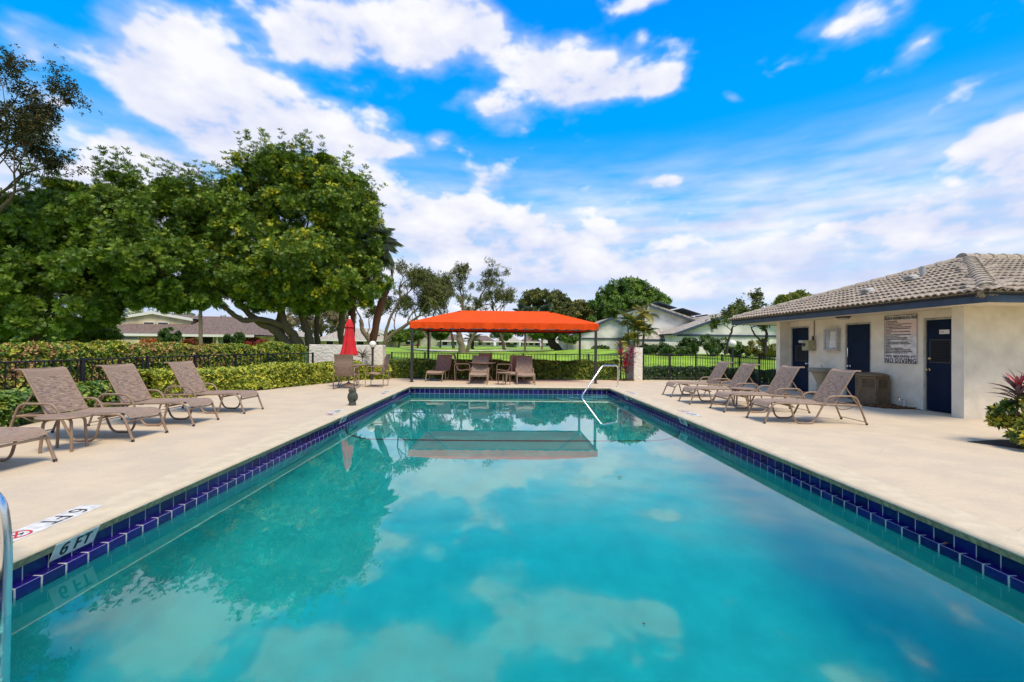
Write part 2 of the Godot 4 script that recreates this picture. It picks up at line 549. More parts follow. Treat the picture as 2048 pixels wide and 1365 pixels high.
func ground_y(x: float, z: float) -> float:
	var d := -z
	var pts := [[15.0, -0.1], [18.0, -0.06], [24.0, 0.06], [32.0, 0.22], [42.0, 0.5], [55.0, 0.82], [75.0, 0.95], [110.0, 1.05], [400.0, 1.3]]
	var y := -0.1
	for i in pts.size() - 1:
		if d > pts[i][0]: y = lerpf(pts[i][1], pts[i + 1][1], clampf((d - pts[i][0]) / (pts[i + 1][0] - pts[i][0]), 0, 1))
	var far := smoothstep(18.0, 30.0, d)
	y += 0.62 * smoothstep(1.5, 9.0, x) * smoothstep(19.0, 30.0, d) * (1.0 - smoothstep(36.0, 60.0, d))
	y += 0.7 * smoothstep(-6.0, -14.0, x) * smoothstep(16.0, 28.0, d) * (1.0 - smoothstep(40.0, 60.0, d))
	y += far * 0.10 * sin(x * 0.16 + 1.3) * sin(z * 0.11)
	return y

func build_ground() -> void:
	var xs := []
	var x := -260.0
	while x < 260.1:
		xs.append(x)
		var near: float = absf(x)
		x += 1.0 if near < 24.0 else (2.0 if near < 60.0 else 10.0)
	var zs := []
	var z := 60.0
	while z > -420.0:
		zs.append(z)
		z -= 1.0 if z < 6.0 and z > -60.0 else (2.5 if z > -130.0 and z < 6.0 else 10.0)
	var g := Geo.new()
	var at := {}
	for i in xs.size():
		for j in zs.size():
			at[i * 4096 + j] = g.v.size()
			var y := ground_y(xs[i], zs[j])
			g.v.append(V(xs[i], y, zs[j]))
			var e := 0.5
			g.n.append(V(ground_y(xs[i] - e, zs[j]) - ground_y(xs[i] + e, zs[j]), 2 * e, ground_y(xs[i], zs[j] - e) - ground_y(xs[i], zs[j] + e)).normalized())
	for i in xs.size() - 1:
		for j in zs.size() - 1:
			if xs[i] > -5.5 and xs[i + 1] < 6.5 and zs[j] < 3.0 and zs[j + 1] > -15.6: continue
			var a: int = at[i * 4096 + j]; var b: int = at[(i + 1) * 4096 + j]; var c: int = at[(i + 1) * 4096 + j + 1]; var d: int = at[i * 4096 + j + 1]
			for q in [a, c, b, a, d, c]: g.ix.append(q)
	struct("lawn", g, M.lawn, "mown green golf course lawn rolling away behind the pool fence")
	# bunkers lie in the turf
	for b in [[-5.2, -47.0, 5.2, 1.7, "long pale sand bunker beyond the left canopy posts"], [1.9, -49.0, 3.6, 1.2, "pale sand bunker in the lawn behind the bare tree trunk"], [0.5, -72.0, 1.6, 2.2, "small pale sand bunker high on the far lawn"]]:
		var s := Geo.new()
		var n := 28
		var ring := []
		for i in n:
			var a := TAU * i / n
			var k := 1.0 + 0.16 * sin(a * 3.0 + b[0]) + 0.08 * sin(a * 5.0)
			var px: float = b[0] + cos(a) * b[2] * k
			var pz: float = b[1] + sin(a) * b[3] * k
			ring.append(V(px, ground_y(px, pz) + 0.05, pz))
		var mid := V(b[0], ground_y(b[0], b[1]) + 0.03, b[1])
		for i in n: s.tri(mid, ring[(i + 1) % n], ring[i])
		struct("sand_bunker", s, M.sand, b[4])

func bed(called: String, outline: Array, m: Material, y: float, label: String) -> void:
	var g := Geo.new()
	var p2 := PackedVector2Array()
	for q in outline: p2.append(Vector2(q[0], q[1]))
	var ids := Geometry2D.triangulate_polygon(p2)
	for i in range(0, ids.size(), 3):
		var a := V(p2[ids[i]].x, y, p2[ids[i]].y); var b := V(p2[ids[i + 1]].x, y, p2[ids[i + 1]].y); var c := V(p2[ids[i + 2]].x, y, p2[ids[i + 2]].y)
		if (b - a).cross(c - a).y > 0: g.tri(a, b, c)
		else: g.tri(a, c, b)
	struct(called, g, m, label)

func build_deck() -> void:
	var g := Geo.new()
	var o := 0.30
	for r in [[-9.6, XL - o, -17.9, 5.0], [XR + o, 16.0, -17.4, 5.0], [XL - o, XR + o, -17.4, ZF - o], [XL - o, XR + o, ZN + o, 5.0]]:
		g.quad(V(r[0], 0, r[3]), V(r[1], 0, r[3]), V(r[1], 0, r[2]), V(r[0], 0, r[2]))
		g.box(V(r[0], -0.2, r[2]), V(r[1], -0.004, r[3]))
	struct("pool_deck", g, M.deck, "smooth cream concrete pool deck")

func loop_sheet(prof: Array) -> Geo:
	var g := Geo.new()
	for i in prof.size() - 1:
		var a: Array = prof[i]
		var b: Array = prof[i + 1]
		var A := [V(XL - a[0], a[1], ZN + a[0]), V(XR + a[0], a[1], ZN + a[0]), V(XR + a[0], a[1], ZF - a[0]), V(XL - a[0], a[1], ZF - a[0])]
		var B := [V(XL - b[0], b[1], ZN + b[0]), V(XR + b[0], b[1], ZN + b[0]), V(XR + b[0], b[1], ZF - b[0]), V(XL - b[0], b[1], ZF - b[0])]
		for k in 4:
			var l := (k + 1) % 4
			g.quad(A[k], A[l], B[l], B[k])
	return g

func floor_depth(z: float) -> float:
	# shallow at the far end, sloping to deep near the camera, measured below the water
	if z < -8.4: return lerpf(0.98, 1.22, clampf((z - ZF) / (-8.4 - ZF), 0, 1))
	return lerpf(1.22, 1.9, clampf((z + 8.4) / 4.6, 0, 1))

func build_pool() -> void:
	var cop := loop_sheet([[0.302, -0.02], [0.300, 0.004], [0.0, 0.005], [-0.03, 0.002], [-0.048, -0.007], [-0.058, -0.018], [-0.060, -0.026]])
	struct("pool_coping", cop, M.coping, "rounded cream concrete coping round the pool")
	var under := loop_sheet([[-0.060, -0.026], [-0.054, -0.036], [-0.040, -0.074], [-0.034, -0.080], [0.02, -0.080]])
	struct("coping_underside", under, M.coping_face, "stained olive lower face of the pool coping")
	var shell := Node3D.new()
	shell.name = "pool_shell"
	add_child(shell)
	tag(shell, "sunken rectangular pool basin lined with blue tiles", "", "", "structure")
	# plaster walls and floor
	var w := Geo.new()
	var zs := []
	for k in 28: zs.append(lerpf(ZN, ZF, k / 27.0))
	var rows := []
	for z in zs:
		var yb0: float = WATER - floor_depth(z)
		var row := [V(XL, -0.08, z)]
		for k in 9:
			var a := PI / 2 * k / 8
			row.append(V(XL + 0.6 - 0.6 * cos(a), yb0 + 0.6 - 0.6 * sin(a), z))
		for k in 9:
			var a := PI / 2 * (8 - k) / 8
			row.append(V(XR - 0.6 + 0.6 * cos(a), yb0 + 0.6 - 0.6 * sin(a), z))
		row.append(V(XR, -0.08, z))
		rows.append(row)
	w.sheet(rows, true)
	var yf := WATER - floor_depth(ZF)
	w.quad(V(XL, -0.08, ZF), V(XL, yf, ZF), V(XR, yf, ZF), V(XR, -0.08, ZF))
	var yn := WATER - floor_depth(ZN)
	w.quad(V(XR, -0.08, ZN), V(XR, yn, ZN), V(XL, yn, ZN), V(XL, -0.08, ZN))
	obj("basin", w, M.plaster, shell)
	var gr := Geo.new()
	gr.quad(V(XL + 0.0098, -0.08, ZN), V(XL + 0.0098, -0.26, ZN), V(XL + 0.0098, -0.26, ZF), V(XL + 0.0098, -0.08, ZF))
	gr.quad(V(XR - 0.0098, -0.08, ZF), V(XR - 0.0098, -0.26, ZF), V(XR - 0.0098, -0.26, ZN), V(XR - 0.0098, -0.08, ZN))
	gr.quad(V(XL, -0.08, ZF + 0.0098), V(XL, -0.26, ZF + 0.0098), V(XR, -0.26, ZF + 0.0098), V(XR, -0.08, ZF + 0.0098))
	gr.box(V(XL, -0.29, ZF), V(XL + 0.0665, -0.1802, ZN))
	gr.box(V(XR - 0.0665, -0.29, ZF), V(XR, -0.1802, ZN))
	obj("grout", gr, M.grout, shell)
	# waterline tiles, one by one
	var pitch := 0.155
	var kinds := []
	for k in 3:
		var t := Geo.new()
		t.bevel_box(Vector3(), V(0.008, 0.150, 0.1485), 0.002)
		kinds.append(t.mesh())
	var trim := Geo.new()
	trim.bevel_box(Vector3(), V(0.066, 0.115, 0.1495), 0.006)
	var trim_mesh := trim.mesh()
	var tones := [M.tile]
	for k in 2:
		var m2: StandardMaterial3D = M.tile.duplicate()
		m2.albedo_color = Color(0.005 + 0.003 * k, 0.004, 0.085 + 0.055 * k).linear_to_srgb()
		tones.append(m2)
	var ledge_tones := [M.ledge_tile]
	for k in 2:
		var m3: StandardMaterial3D = M.ledge_tile.duplicate()
		m3.albedo_color = Color(0.010 + 0.006 * k, 0.005, 0.11 + 0.05 * k).linear_to_srgb()
		ledge_tones.append(m3)
	rng.seed = 101
	for side in [0, 1]:
		var z := -0.456
		while z > ZF + 0.07:
			var o := obj("tile", kinds[0], tones[rng.randi() % 3], shell)
			o.position = V((XL + 0.008) if side == 0 else (XR - 0.008), -0.153, z - pitch * 0.5)
			o.rotation.z = rng.randf_range(-0.006, 0.006)
			var l := obj("ledge_tile", trim_mesh, ledge_tones[rng.randi() % 3], shell)
			l.position = V((XL + 0.036) if side == 0 else (XR - 0.036), -0.2355, z - 0.06 - pitch * 0.5)
			l.rotation.z = rng.randf_range(-0.004, 0.004)
			z -= pitch
	var x := XL + 0.03
	while x < XR - 0.05:
		var o := obj("tile", kinds[0], tones[rng.randi() % 3], shell)
		o.position = V(x + pitch * 0.5, -0.153, ZF + 0.008)
		o.rotation.y = PI / 2
		x += pitch
	# dark break line over the floor and up both walls
	var yb := WATER - floor_depth(-8.4) + 0.006
	var path := [V(XL + 0.006, -0.28, 0)]
	for k in 9: path.append(V(XL + 0.6 - 0.594 * cos(PI / 2 * k / 8), yb + 0.6 - 0.6 * sin(PI / 2 * k / 8), 0))
	for k in 9: path.append(V(XR - 0.6 + 0.594 * sin(PI / 2 * k / 8), yb + 0.6 - 0.6 * cos(PI / 2 * k / 8), 0))
	path.append(V(XR - 0.006, -0.28, 0))
	var ln := Geo.new()
	for i in path.size() - 1:
		var a: Vector3 = path[i]; var b: Vector3 = path[i + 1]
		ln.quad(a + V(0, 0, -8.36), b + V(0, 0, -8.36), b + V(0, 0, -8.44), a + V(0, 0, -8.44))
	obj("break_line", ln, M.line_tile, shell)
	# corner steps
	for s in [[0.63, 0.25, 0.10], [1.04, 0.65, 0.34], [1.42, 0.96, 0.58], [1.84, 1.34, 0.82]]:
		var st := Geo.new()
		var nose := Geo.new()
		var top: float = WATER - s[2]
		var base := V(XR, top, ZF)
		var rim := []
		for i in 15:
			var a := PI / 2 * i / 14
			rim.append(V(XR - cos(a) * s[0], top, ZF + sin(a) * s[1]))
		for i in 14:
			st.tri(base, rim[i], rim[i + 1])
			st.quad(rim[i + 1], rim[i], rim[i] - V(0, 0.9, 0), rim[i + 1] - V(0, 0.9, 0))
			var u: Vector3 = base.lerp(rim[i], 1.0 - 0.05); var v2: Vector3 = base.lerp(rim[i + 1], 1.0 - 0.05)
			var up := V(0, 0.004, 0)
			nose.quad(v2 + up, u + up, rim[i] + up, rim[i + 1] + up)
			var q: Vector3 = (rim[i] - base).normalized() * 0.004
			nose.quad(rim[i + 1] + up + q, rim[i] + up + q, rim[i] - V(0, 0.035, 0) + q, rim[i + 1] - V(0, 0.035, 0) + q)
		obj("step", st, M.step_plaster, shell)
		obj("step_edge", nose, M.line_tile, shell)
	# water fills the basin
	var wg := Geo.new()
	wg.box(V(XL - 0.02, -2.4, ZF - 0.02), V(XR + 0.02, WATER, ZN + 0.02))
	struct("pool_water", wg, M.water, "calm clear turquoise water filling the pool")
	build_pool_fittings()

func text_mesh(s: String, cap: float, depth := 0.002, bold := false, font := "Droid Sans") -> TextMesh:
	var t := TextMesh.new()
	var f := SystemFont.new()
	f.font_names = PackedStringArray([font])
	if bold: f.font_weight = 700
	t.font = f
	t.text = s
	t.font_size = 32
	t.pixel_size = cap / (0.714 * 32.0)
	t.depth = depth
	t.curve_step = 2.0
	return t

func put_text(parent: Node3D, s: String, cap: float, at: Vector3, q: Basis, m: Material, squeeze := 1.0, bold := false, align := HORIZONTAL_ALIGNMENT_CENTER) -> MeshInstance3D:
	var t := text_mesh(s, cap, 0.002, bold)
	t.horizontal_alignment = align
	t.vertical_alignment = VERTICAL_ALIGNMENT_CENTER
	var o := obj("lettering", t, m, parent)
	o.transform = Transform3D(q * Basis.from_scale(Vector3(squeeze, 1, 1)), at - parent.position)
	return o

func ring_flat(g: Geo, at: Vector3, r0: float, r1: float, y: float) -> void:
	for i in 32:
		var a := TAU * i / 32; var b := TAU * (i + 1) / 32
		g.quad(at + V(cos(a) * r0, y, sin(a) * r0), at + V(cos(b) * r0, y, sin(b) * r0), at + V(cos(b) * r1, y, sin(b) * r1), at + V(cos(a) * r1, y, sin(a) * r1))

func build_pool_fittings() -> void:
	# depth markers on the tile line and on the deck
	var left_wall := Basis(V(0, 0, -1), V(0, 1, 0), V(1, 0, 0))
	var right_wall := Basis(V(0, 0, 1), V(0, 1, 0), V(-1, 0, 0))
	for d in [[0, -3.085, "6 FT", 0.31, "white six foot depth marker tile under the left coping, nearest"], [0, -8.13, "4FT", 0.31, "white four foot depth marker tile under the left coping"], [0, -11.93, "3FT", 0.31, "white three foot depth marker tile under the left coping near the far corner"],
			[1, -8.15, "4FT", 0.34, "white four foot depth marker tile under the right coping"], [1, -11.96, "3FT", 0.31, "white three foot depth marker tile under the right coping near the steps"]]:
		var s := 1.0 if d[0] == 0 else -1.0
		var wx := XL if d[0] == 0 else XR
		var t := thing("depth_marker", d[4], "depth marker", V(wx + s * 0.03, -0.09, d[1]))
		var g := Geo.new()
		# one slanted plate from the lip of the coping down over the tile
		var up := V(wx + s * 0.0625, -0.030, 0); var low := V(wx + s * 0.017, -0.142, 0)
		var dn := (up - low).normalized()
		var out := V(s * dn.y, -s * dn.x, 0)
		var ax := V(0, 0, -s)
		var bq := Basis(ax, dn, ax.cross(dn))
		g.bevel_box(V(0, 0, 0), V(d[3], 0.122, 0.004), 0.001, bq)
		g.move(Transform3D(Basis(), (up + low) / 2 + V(0, 0, d[1])))
		wobj("plate", g, M.marker, t)
		put_text(t, d[2], 0.085, (up + low) / 2 + V(0, 0, d[1]) + bq.z * 0.0032, bq, M.ink, 0.95, true)
	var flat_left := Basis(V(0, 0, 1), V(1, 0, 0), V(0, 1, 0))
	var flat_right := Basis(V(0, 0, -1), V(-1, 0, 0), V(0, 1, 0))
	for d in [[-3.2, -3.18, "6 FT", 0, "white deck marking reading six feet beside a red no diving ring"], [-3.16, -8.35, "4 FT", 0, "faded four foot deck marking beside the left coping"], [-3.16, -11.9, "3 FT", 0, "faded three foot deck marking near the far left pool corner"],
			[3.66, -8.6, "4 FT", 1, "faded four foot deck marking in front of the right loungers"], [3.62, -12.3, "3 FT", 1, "faded three foot deck marking near the pool steps"]]:
		var s := 1.0 if d[3] == 0 else -1.0
		var y := 0.0075
		var t := thing("deck_marking", d[4], "deck marking", V(d[0], y, d[1]))
		var pl := Geo.new()
		pl.bevel_box(V(0, -0.0005, -0.03 * s), V(0.17, 0.004, 0.66), 0.001)
		obj("panel", pl, M.marker, t)
		put_text(t, d[2], 0.115, V(d[0], y + 0.0028, d[1] - 0.13 * s), flat_left if d[3] == 0 else flat_right, M.ink, 1.0, false)
		var rg := Geo.new()
		ring_flat(rg, V(0, 0, 0.19 * s), 0.062, 0.075, 0.0035)
		var sl := Geo.new()
		rg.bevel_box(V(0, 0.003, 0.19 * s), V(0.012, 0.002, 0.13), 0.0, Basis(Vector3.UP, 0.75))
		obj("ring", rg, M.red_ink, t)
		# a small diver inside the ring
		sl.bevel_box(V(0.0, 0.0026, 0.19 * s), V(0.012, 0.002, 0.07), 0.0, Basis(Vector3.UP, -0.5))
		sl.bevel_box(V(0.018, 0.0026, 0.17 * s), V(0.01, 0.002, 0.04), 0.0, Basis(Vector3.UP, 0.6))
		sl.bevel_box(V(-0.016, 0.0026, 0.222 * s), V(0.016, 0.002, 0.016), 0.0)
		obj("figure", sl, M.ink, t)
		put_text(t, "NO DIVING", 0.026, V(d[0] + 0.055 * s, y + 0.0028, d[1] + 0.31 * s), Basis(V(1, 0, 0), V(0, 0, -1), V(0, 1, 0)), M.ink, 0.55)
	# handrail over the corner steps
	var rail := thing("pool_handrail", "bent stainless steel handrail rising from the pool steps", "handrail", V(3.72, 0, -14.24))
	var rg2 := Geo.new()
	rg2.tube(fillet([V(3.72, 0.0, -14.24), V(3.72, 0.68, -14.24), V(3.13, 0.70, -13.84), V(2.40, -0.2, -13.35), V(2.33, -0.7, -13.30)], 0.11, 5), 0.025, 10)
	wobj("rail", rg2, M.steel, rail)
	for q in [V(3.72, 0.0, -14.24)]:
		var fl := Geo.new()
		fl.lathe([Vector2(0.055, 0.002), Vector2(0.055, 0.01), Vector2(0.03, 0.022), Vector2(0.025, 0.022)], 14, q)
		wobj("flange", fl, M.steel, rail)
	# ladder at the deep end, mostly outside the frame
	var lad := thing("pool_ladder", "stainless steel pool ladder at the near left edge with treads in the water", "ladder", V(-3.2, 0, -2.35))
	for k in [0, 1]:
		var z: float = -2.52 + 0.5 * k
		var lg := Geo.new()
		lg.tube(fillet([V(-3.35, 0.0, z), V(-3.30, 0.46, z), V(-2.79, 0.46, z), V(-2.745, 0.2, z), V(-2.745, -1.35, z)], 0.16, 6), 0.024, 12)
		wobj("rail", lg, M.steel, lad)
	for k in 3:
		var tg := Geo.new()
		tg.bevel_box(V(-2.77, -0.42 - 0.28 * k, -2.27), V(0.09, 0.035, 0.46), 0.008)
		wobj("tread", tg, M.pvc, lad)

# a few fallen leaves on the water and the ledge
func build_litter() -> void:
	var lm := lance_leaf(0.07, 0.03, 0.1)
	for q in [["small brown fallen leaf floating in the middle of the pool", V(1.35, WATER + 0.004, -5.15), C(0.2, 0.11, 0.03), 0.7, 1.0], ["dark curled leaf floating in the near part of the pool", V(0.78, WATER + 0.004, -2.42), C(0.03, 0.025, 0.015), 2.1, 0.3], ["orange leaf lying on the right tiled ledge", V(3.352, -0.172, -3.3), C(0.45, 0.16, 0.02), 1.0, 0.9]] :
		var o := obj("fallen_leaf", lm, mat(q[2].r, q[2].g, q[2].b, 0.7))
		o.position = q[1]
		o.rotation.y = q[3]
		o.scale = Vector3.ONE * q[4]
		tag(o, q[0], "leaf")
# ---------------------------------------------------------------- pool house
func louver_panel(parent: Node3D, at: Vector3, w: float, h: float) -> void:
	var p := obj("louver_panel", frame_geo(w, h, 0.025, 0.02), M.louver, parent)
	p.position = at
	p.rotation.y = -PI / 2
	var sl := Geo.new()
	sl.bevel_box(Vector3(), V(w - 0.05, 0.030, 0.006), 0.0, Basis(V(1, 0, 0), 0.7))
	var sm := sl.mesh()
	var n := int((h - 0.05) / 0.032)
	for i in n:
		var o := obj("slat", sm, M.louver, p)
		o.position = V(0, -h / 2 + 0.04 + i * 0.032, 0.004)

func frame_geo(w: float, h: float, t: float, depth: float) -> Geo:
	var g := Geo.new()
	g.bevel_box(V(0, h / 2 - t / 2, 0), V(w, t, depth), 0.003)
	g.bevel_box(V(0, -h / 2 + t / 2, 0), V(w, t, depth), 0.003)
	g.bevel_box(V(-w / 2 + t / 2, 0, 0), V(t, h - 2 * t - 0.002, depth * 0.9), 0.003)
	g.bevel_box(V(w / 2 - t / 2, 0, 0), V(t, h - 2 * t - 0.002, depth * 0.9), 0.003)
	return g

func knob(parent: Node3D, at: Vector3, m: Material) -> void:
	var g := Geo.new()
	g.lathe([Vector2(0.0, 0.0), Vector2(0.032, 0.0), Vector2(0.032, 0.006), Vector2(0.012, 0.012), Vector2(0.012, 0.035), Vector2(0.026, 0.045), Vector2(0.03, 0.06), Vector2(0.022, 0.075), Vector2(0.0, 0.078)], 14)
	var o := obj("knob", g, m, parent)
	o.position = at
	o.rotation.z = PI / 2

func build_house() -> void:
	var h := thing("pool_house", "low cream stucco pool house with grey tiled hip roof and three dark blue doors", "building", V(9.05, 0, -11.3))
	var wx := 9.05
	var top := 2.13
	var doors := [[-13.74, -12.89], [-11.53, -10.69], [-9.34, -8.71]]
	var g := Geo.new()
	var edge := -13.94
	for d in doors:
		g.box(V(wx, -0.02, d[0]), V(wx + 0.22, top, edge))
		g.box(V(wx, 1.975, d[0]), V(wx + 0.22, top, d[1]))
		edge = d[1]
	g.box(V(wx, -0.02, edge), V(wx + 0.22, top, -8.42))
	# piers at both ends and the long end wall
	g.box(V(8.72, -0.02, -13.94), V(wx, top, -13.75))
	g.box(V(8.72, -0.02, -8.42), V(15.0, top, -8.19))
	g.box(V(wx, -0.02, -13.95), V(15.0, top, -14.17))
	g.box(V(14.8, -0.02, -13.94), V(15.0, top, -8.43))
	g.box(V(wx + 0.22, -0.02, -13.94), V(14.79, 0.02, -8.43))
	wobj("wall", g, M.stucco, h)
	for i in 3:
		var d: Array = doors[i]
		var w: float = d[1] - d[0]
		var fr := Geo.new()
		fr.bevel_box(V(wx + 0.08, 0.985, d[0] + 0.022), V(0.15, 1.97, 0.044), 0.004)
		fr.bevel_box(V(wx + 0.08, 0.985, d[1] - 0.022), V(0.15, 1.97, 0.044), 0.004)
		fr.bevel_box(V(wx + 0.08, 1.95, (d[0] + d[1]) / 2), V(0.15, 0.044, w - 0.09), 0.004)
		wobj("door_frame", fr, M.door_frame, h)
		var dg := Geo.new()
		dg.bevel_box(Vector3(), V(0.045, 1.91, w - 0.095), 0.004)
		var door := obj("door", dg, M.door, h)
		door.position = V(0.055, 0.97, (d[0] + d[1]) / 2 + 11.3)
		var pl := Geo.new()
		if i == 0:
			louver_panel(door, V(-0.03, 0.18, 0.03), 0.5, 0.48)
			knob(door, V(-0.022, -0.12, 0.33), M.steel)
			pl.bevel_box(V(-0.026, 0.54, 0.02), V(0.006, 0.07, 0.2), 0.002)
			put_plate(door, pl, "WOMEN", V(-0.0295, 0.54, 0.02))
		elif i == 1:
			knob(door, V(-0.022, -0.12, -0.29), M.steel)
			var hg := Geo.new()
			hg.tube(fillet([V(-0.02, 0.12, -0.30), V(-0.075, 0.12, -0.30), V(-0.075, 0.36, -0.30), V(-0.02, 0.36, -0.30)], 0.03), 0.014, 8)
			obj("handle", hg, M.steel, door)
		else:
			louver_panel(door, V(-0.03, 0.30, 0.03), 0.46, 0.50)
			knob(door, V(-0.022, -0.10, -0.22), M.brass)
			var lock := Geo.new()
			lock.lathe([Vector2(0, 0), Vector2(0.035, 0), Vector2(0.035, 0.012), Vector2(0.018, 0.03), Vector2(0, 0.032)], 14)
			var lo := obj("lock", lock, M.brass, door)
			lo.position = V(-0.022, 0.14, -0.2)
			lo.rotation.z = PI / 2
			pl.bevel_box(V(-0.026, 0.70, 0.11), V(0.006, 0.09, 0.21), 0.002)
			put_plate(door, pl, "MEN", V(-0.0295, 0.70, 0.07))
	# roof: eaves, fascia, soffit
	var ex := 8.2
	var z0 := -15.73
	var z1 := -7.32
	var yb := 2.115
	var sof := Geo.new()
	sof.box(V(ex + 0.04, top + 0.002, z0 + 0.04), V(15.4, top + 0.03, z1 - 0.04))
	wobj("soffit", sof, M.stucco, h)
	for f in [[V(ex, yb, z0), V(ex + 0.036, 2.245, z1)], [V(ex + 0.036, yb + 0.001, z1 - 0.036), V(15.4, 2.244, z1 - 0.001)], [V(ex + 0.036, yb + 0.001, z0 + 0.001), V(15.4, 2.244, z0 + 0.036)]]:
		var fg := Geo.new()
		fg.bevel_box((f[0] + f[1]) / 2, (f[1] - f[0]).abs(), 0.004)
		wobj("fascia", fg, M.fascia, h)
	for f in [[V(ex - 0.03, 2.247, z0 - 0.03), V(ex + 0.03, 2.30, z1 + 0.03)], [V(ex + 0.03, 2.248, z1 - 0.03), V(15.4, 2.299, z1 + 0.029)]]:
		var fg := Geo.new()
		fg.bevel_box((f[0] + f[1]) / 2, (f[1] - f[0]).abs(), 0.004)
		wobj("drip_board", fg, M.drip, h)
	# roof planes: a hip end towards the pool, ridge running away from it
	var ye := 2.315
	var rise := 1.42
	var ax := 12.4
	var az := (z0 + z1) / 2
	var apex := V(ax, ye + rise, az)
	var back := V(15.4, ye + rise, az)
	var A := V(ex - 0.05, ye - 0.015, z1 + 0.05); var B := V(ex - 0.05, ye - 0.015, z0 - 0.05); var C := V(15.4, ye - 0.015, z1 + 0.05); var D := V(15.4, ye - 0.015, z0 - 0.05)
	var rg := Geo.new()
	rg.tri(B, A, apex)
	rg.quad(A, C, back, apex)
	rg.quad(D, B, apex, back)
	rg.tri(C, D, back)
	rg.quad(A, B, D, C)
	var roof := wobj("roof", rg, M.mortar, h)
	var off := -roof.position - h.position
	# roof tiles: two humps each, thick at the lower edge
	var tw := 0.30
	var tl := 0.42
	var kinds := []
	for k in 2:
		var t := Geo.new()
		var n := 12
		var rows := []
		for e in 3:
			var row := []
			for i in n + 1:
				var u := float(i) / n
				var y := 0.038 * absf(sin(u * TAU)) * (1.0 if k == 0 else 1.08)
				# e 0: lower edge underside, 1: lower edge top, 2: upper edge
				row.append(V((u - 0.5) * tw * 0.995, y + ([0.0, 0.024, 0.004][e]), [0.0, 0.0, -tl][e]))
			rows.append(row)
		for i in n:
			t.quad(rows[0][i], rows[0][i + 1], rows[1][i + 1], rows[1][i])
		t.sheet([rows[1], rows[2]], true)
		kinds.append(t.mesh())
	rng.seed = 202
	var slope_v := (apex - V(ex - 0.05, ye - 0.015, az))
	var run: float = Vector2(slope_v.x, slope_v.y).length()
	var rows_n := 12
	var pitch := run / rows_n
	var ang := atan2(slope_v.y, slope_v.x)
	for face in 2:
		for r in rows_n:
			var s := (r - 0.08) * pitch
			var across := s * cos(ang)
			var y := ye - 0.012 + s * sin(ang)
			var lo: float
			var hi: float
			if face == 0:
				lo = z0 - 0.05 + across; hi = z1 + 0.05 - across
			else:
				lo = ex - 0.05 + across; hi = 13.6
			var c := az if face == 0 else ex + 0.1
			var k0 := int(ceil((lo + 0.02 - c) / tw))
			var k1 := int(floor((hi - 0.02 - c) / tw))
			for k in range(k0, k1 + 1):
				var u := c + k * tw + rng.randf_range(-0.004, 0.004)
				var o := obj("roof_tile", kinds[rng.randi() % 2], M.roof_tile[rng.randi() % 5], roof)
				var q: Basis
				var p: Vector3
				if face == 0:
					p = V(ex - 0.05 + across, y, u)
					q = Basis(V(0, 0, 1), V(-sin(ang), cos(ang), 0), V(-cos(ang), -sin(ang), 0))
				else:
					p = V(u, y, z1 + 0.05 - across)
					q = Basis(V(1, 0, 0), V(0, cos(ang), sin(ang)), V(0, -sin(ang), cos(ang)))
				o.transform = Transform3D(q * Basis(Vector3.UP, rng.randf_range(-0.012, 0.012)) * Basis(V(1, 0, 0), -0.045 + rng.randf_range(-0.008, 0.008)), p + off)
	# mortar under the first course
	var mo := Geo.new()
	mo.tube([V(ex - 0.02, ye - 0.01, z0), V(ex - 0.02, ye - 0.01, z1 + 0.02)], 0.022, 6)
	mo.tube([V(ex - 0.02, ye - 0.01, z1 + 0.02), V(15.4, ye - 0.01, z1 + 0.02)], 0.022, 6)
	obj("mortar_bed", mo, M.mortar, roof).position = off
	# hip and ridge caps
	var cap := Geo.new()
	var crow := []
	for e in 3:
		var row := []
		for i in 9:
			var a := PI * i / 8
			var r: float = [0.155, 0.175, 0.155][e]
			row.append(V(cos(a) * r, sin(a) * r * 0.95, [0.0, 0.0, -0.44][e]))
		crow.append(row)
	for i in 8: cap.quad(crow[0][i], crow[0][i + 1], crow[1][i + 1], crow[1][i])
	cap.sheet([crow[1], crow[2]], true)
	var cap_mesh := cap.mesh()
	for ln in [[A + V(0.12, 0.03, -0.12), apex], [B + V(0.12, 0.03, 0.12), apex], [apex + V(-0.2, 0.02, 0), back + V(0.0, 0.02, 0)]]:
		var dir: Vector3 = (ln[1] - ln[0]).normalized()
		var n := int((ln[1] - ln[0]).length() / 0.36)
		var core := Geo.new()
		core.tube([ln[0] - V(0, 0.03, 0), ln[1] - V(0, 0.03, 0)], 0.15, 12)
		obj("ridge_mortar", core, M.ridge, roof).position = off
		for i in n:
			var o := obj("ridge_tile", cap_mesh, M.ridge, roof)
			var sx := V(0, 1, 0).cross(-dir).normalized()
			var q := Basis(sx, (-dir).cross(sx).normalized(), -dir)
			o.transform = Transform3D(q * Basis(V(1, 0, 0), -0.03) * Basis(Vector3.UP, rng.randf_range(-0.03, 0.03)), ln[0] + dir * (i * 0.36) + V(0, -0.03, 0) + off)
	var endc := Geo.new()
	endc.ball(Vector3(), V(0.15, 0.14, 0.10), 8, 12)
	obj("hip_end", endc, M.mortar, roof).position = A + V(0.13, 0.0, -0.13) + off
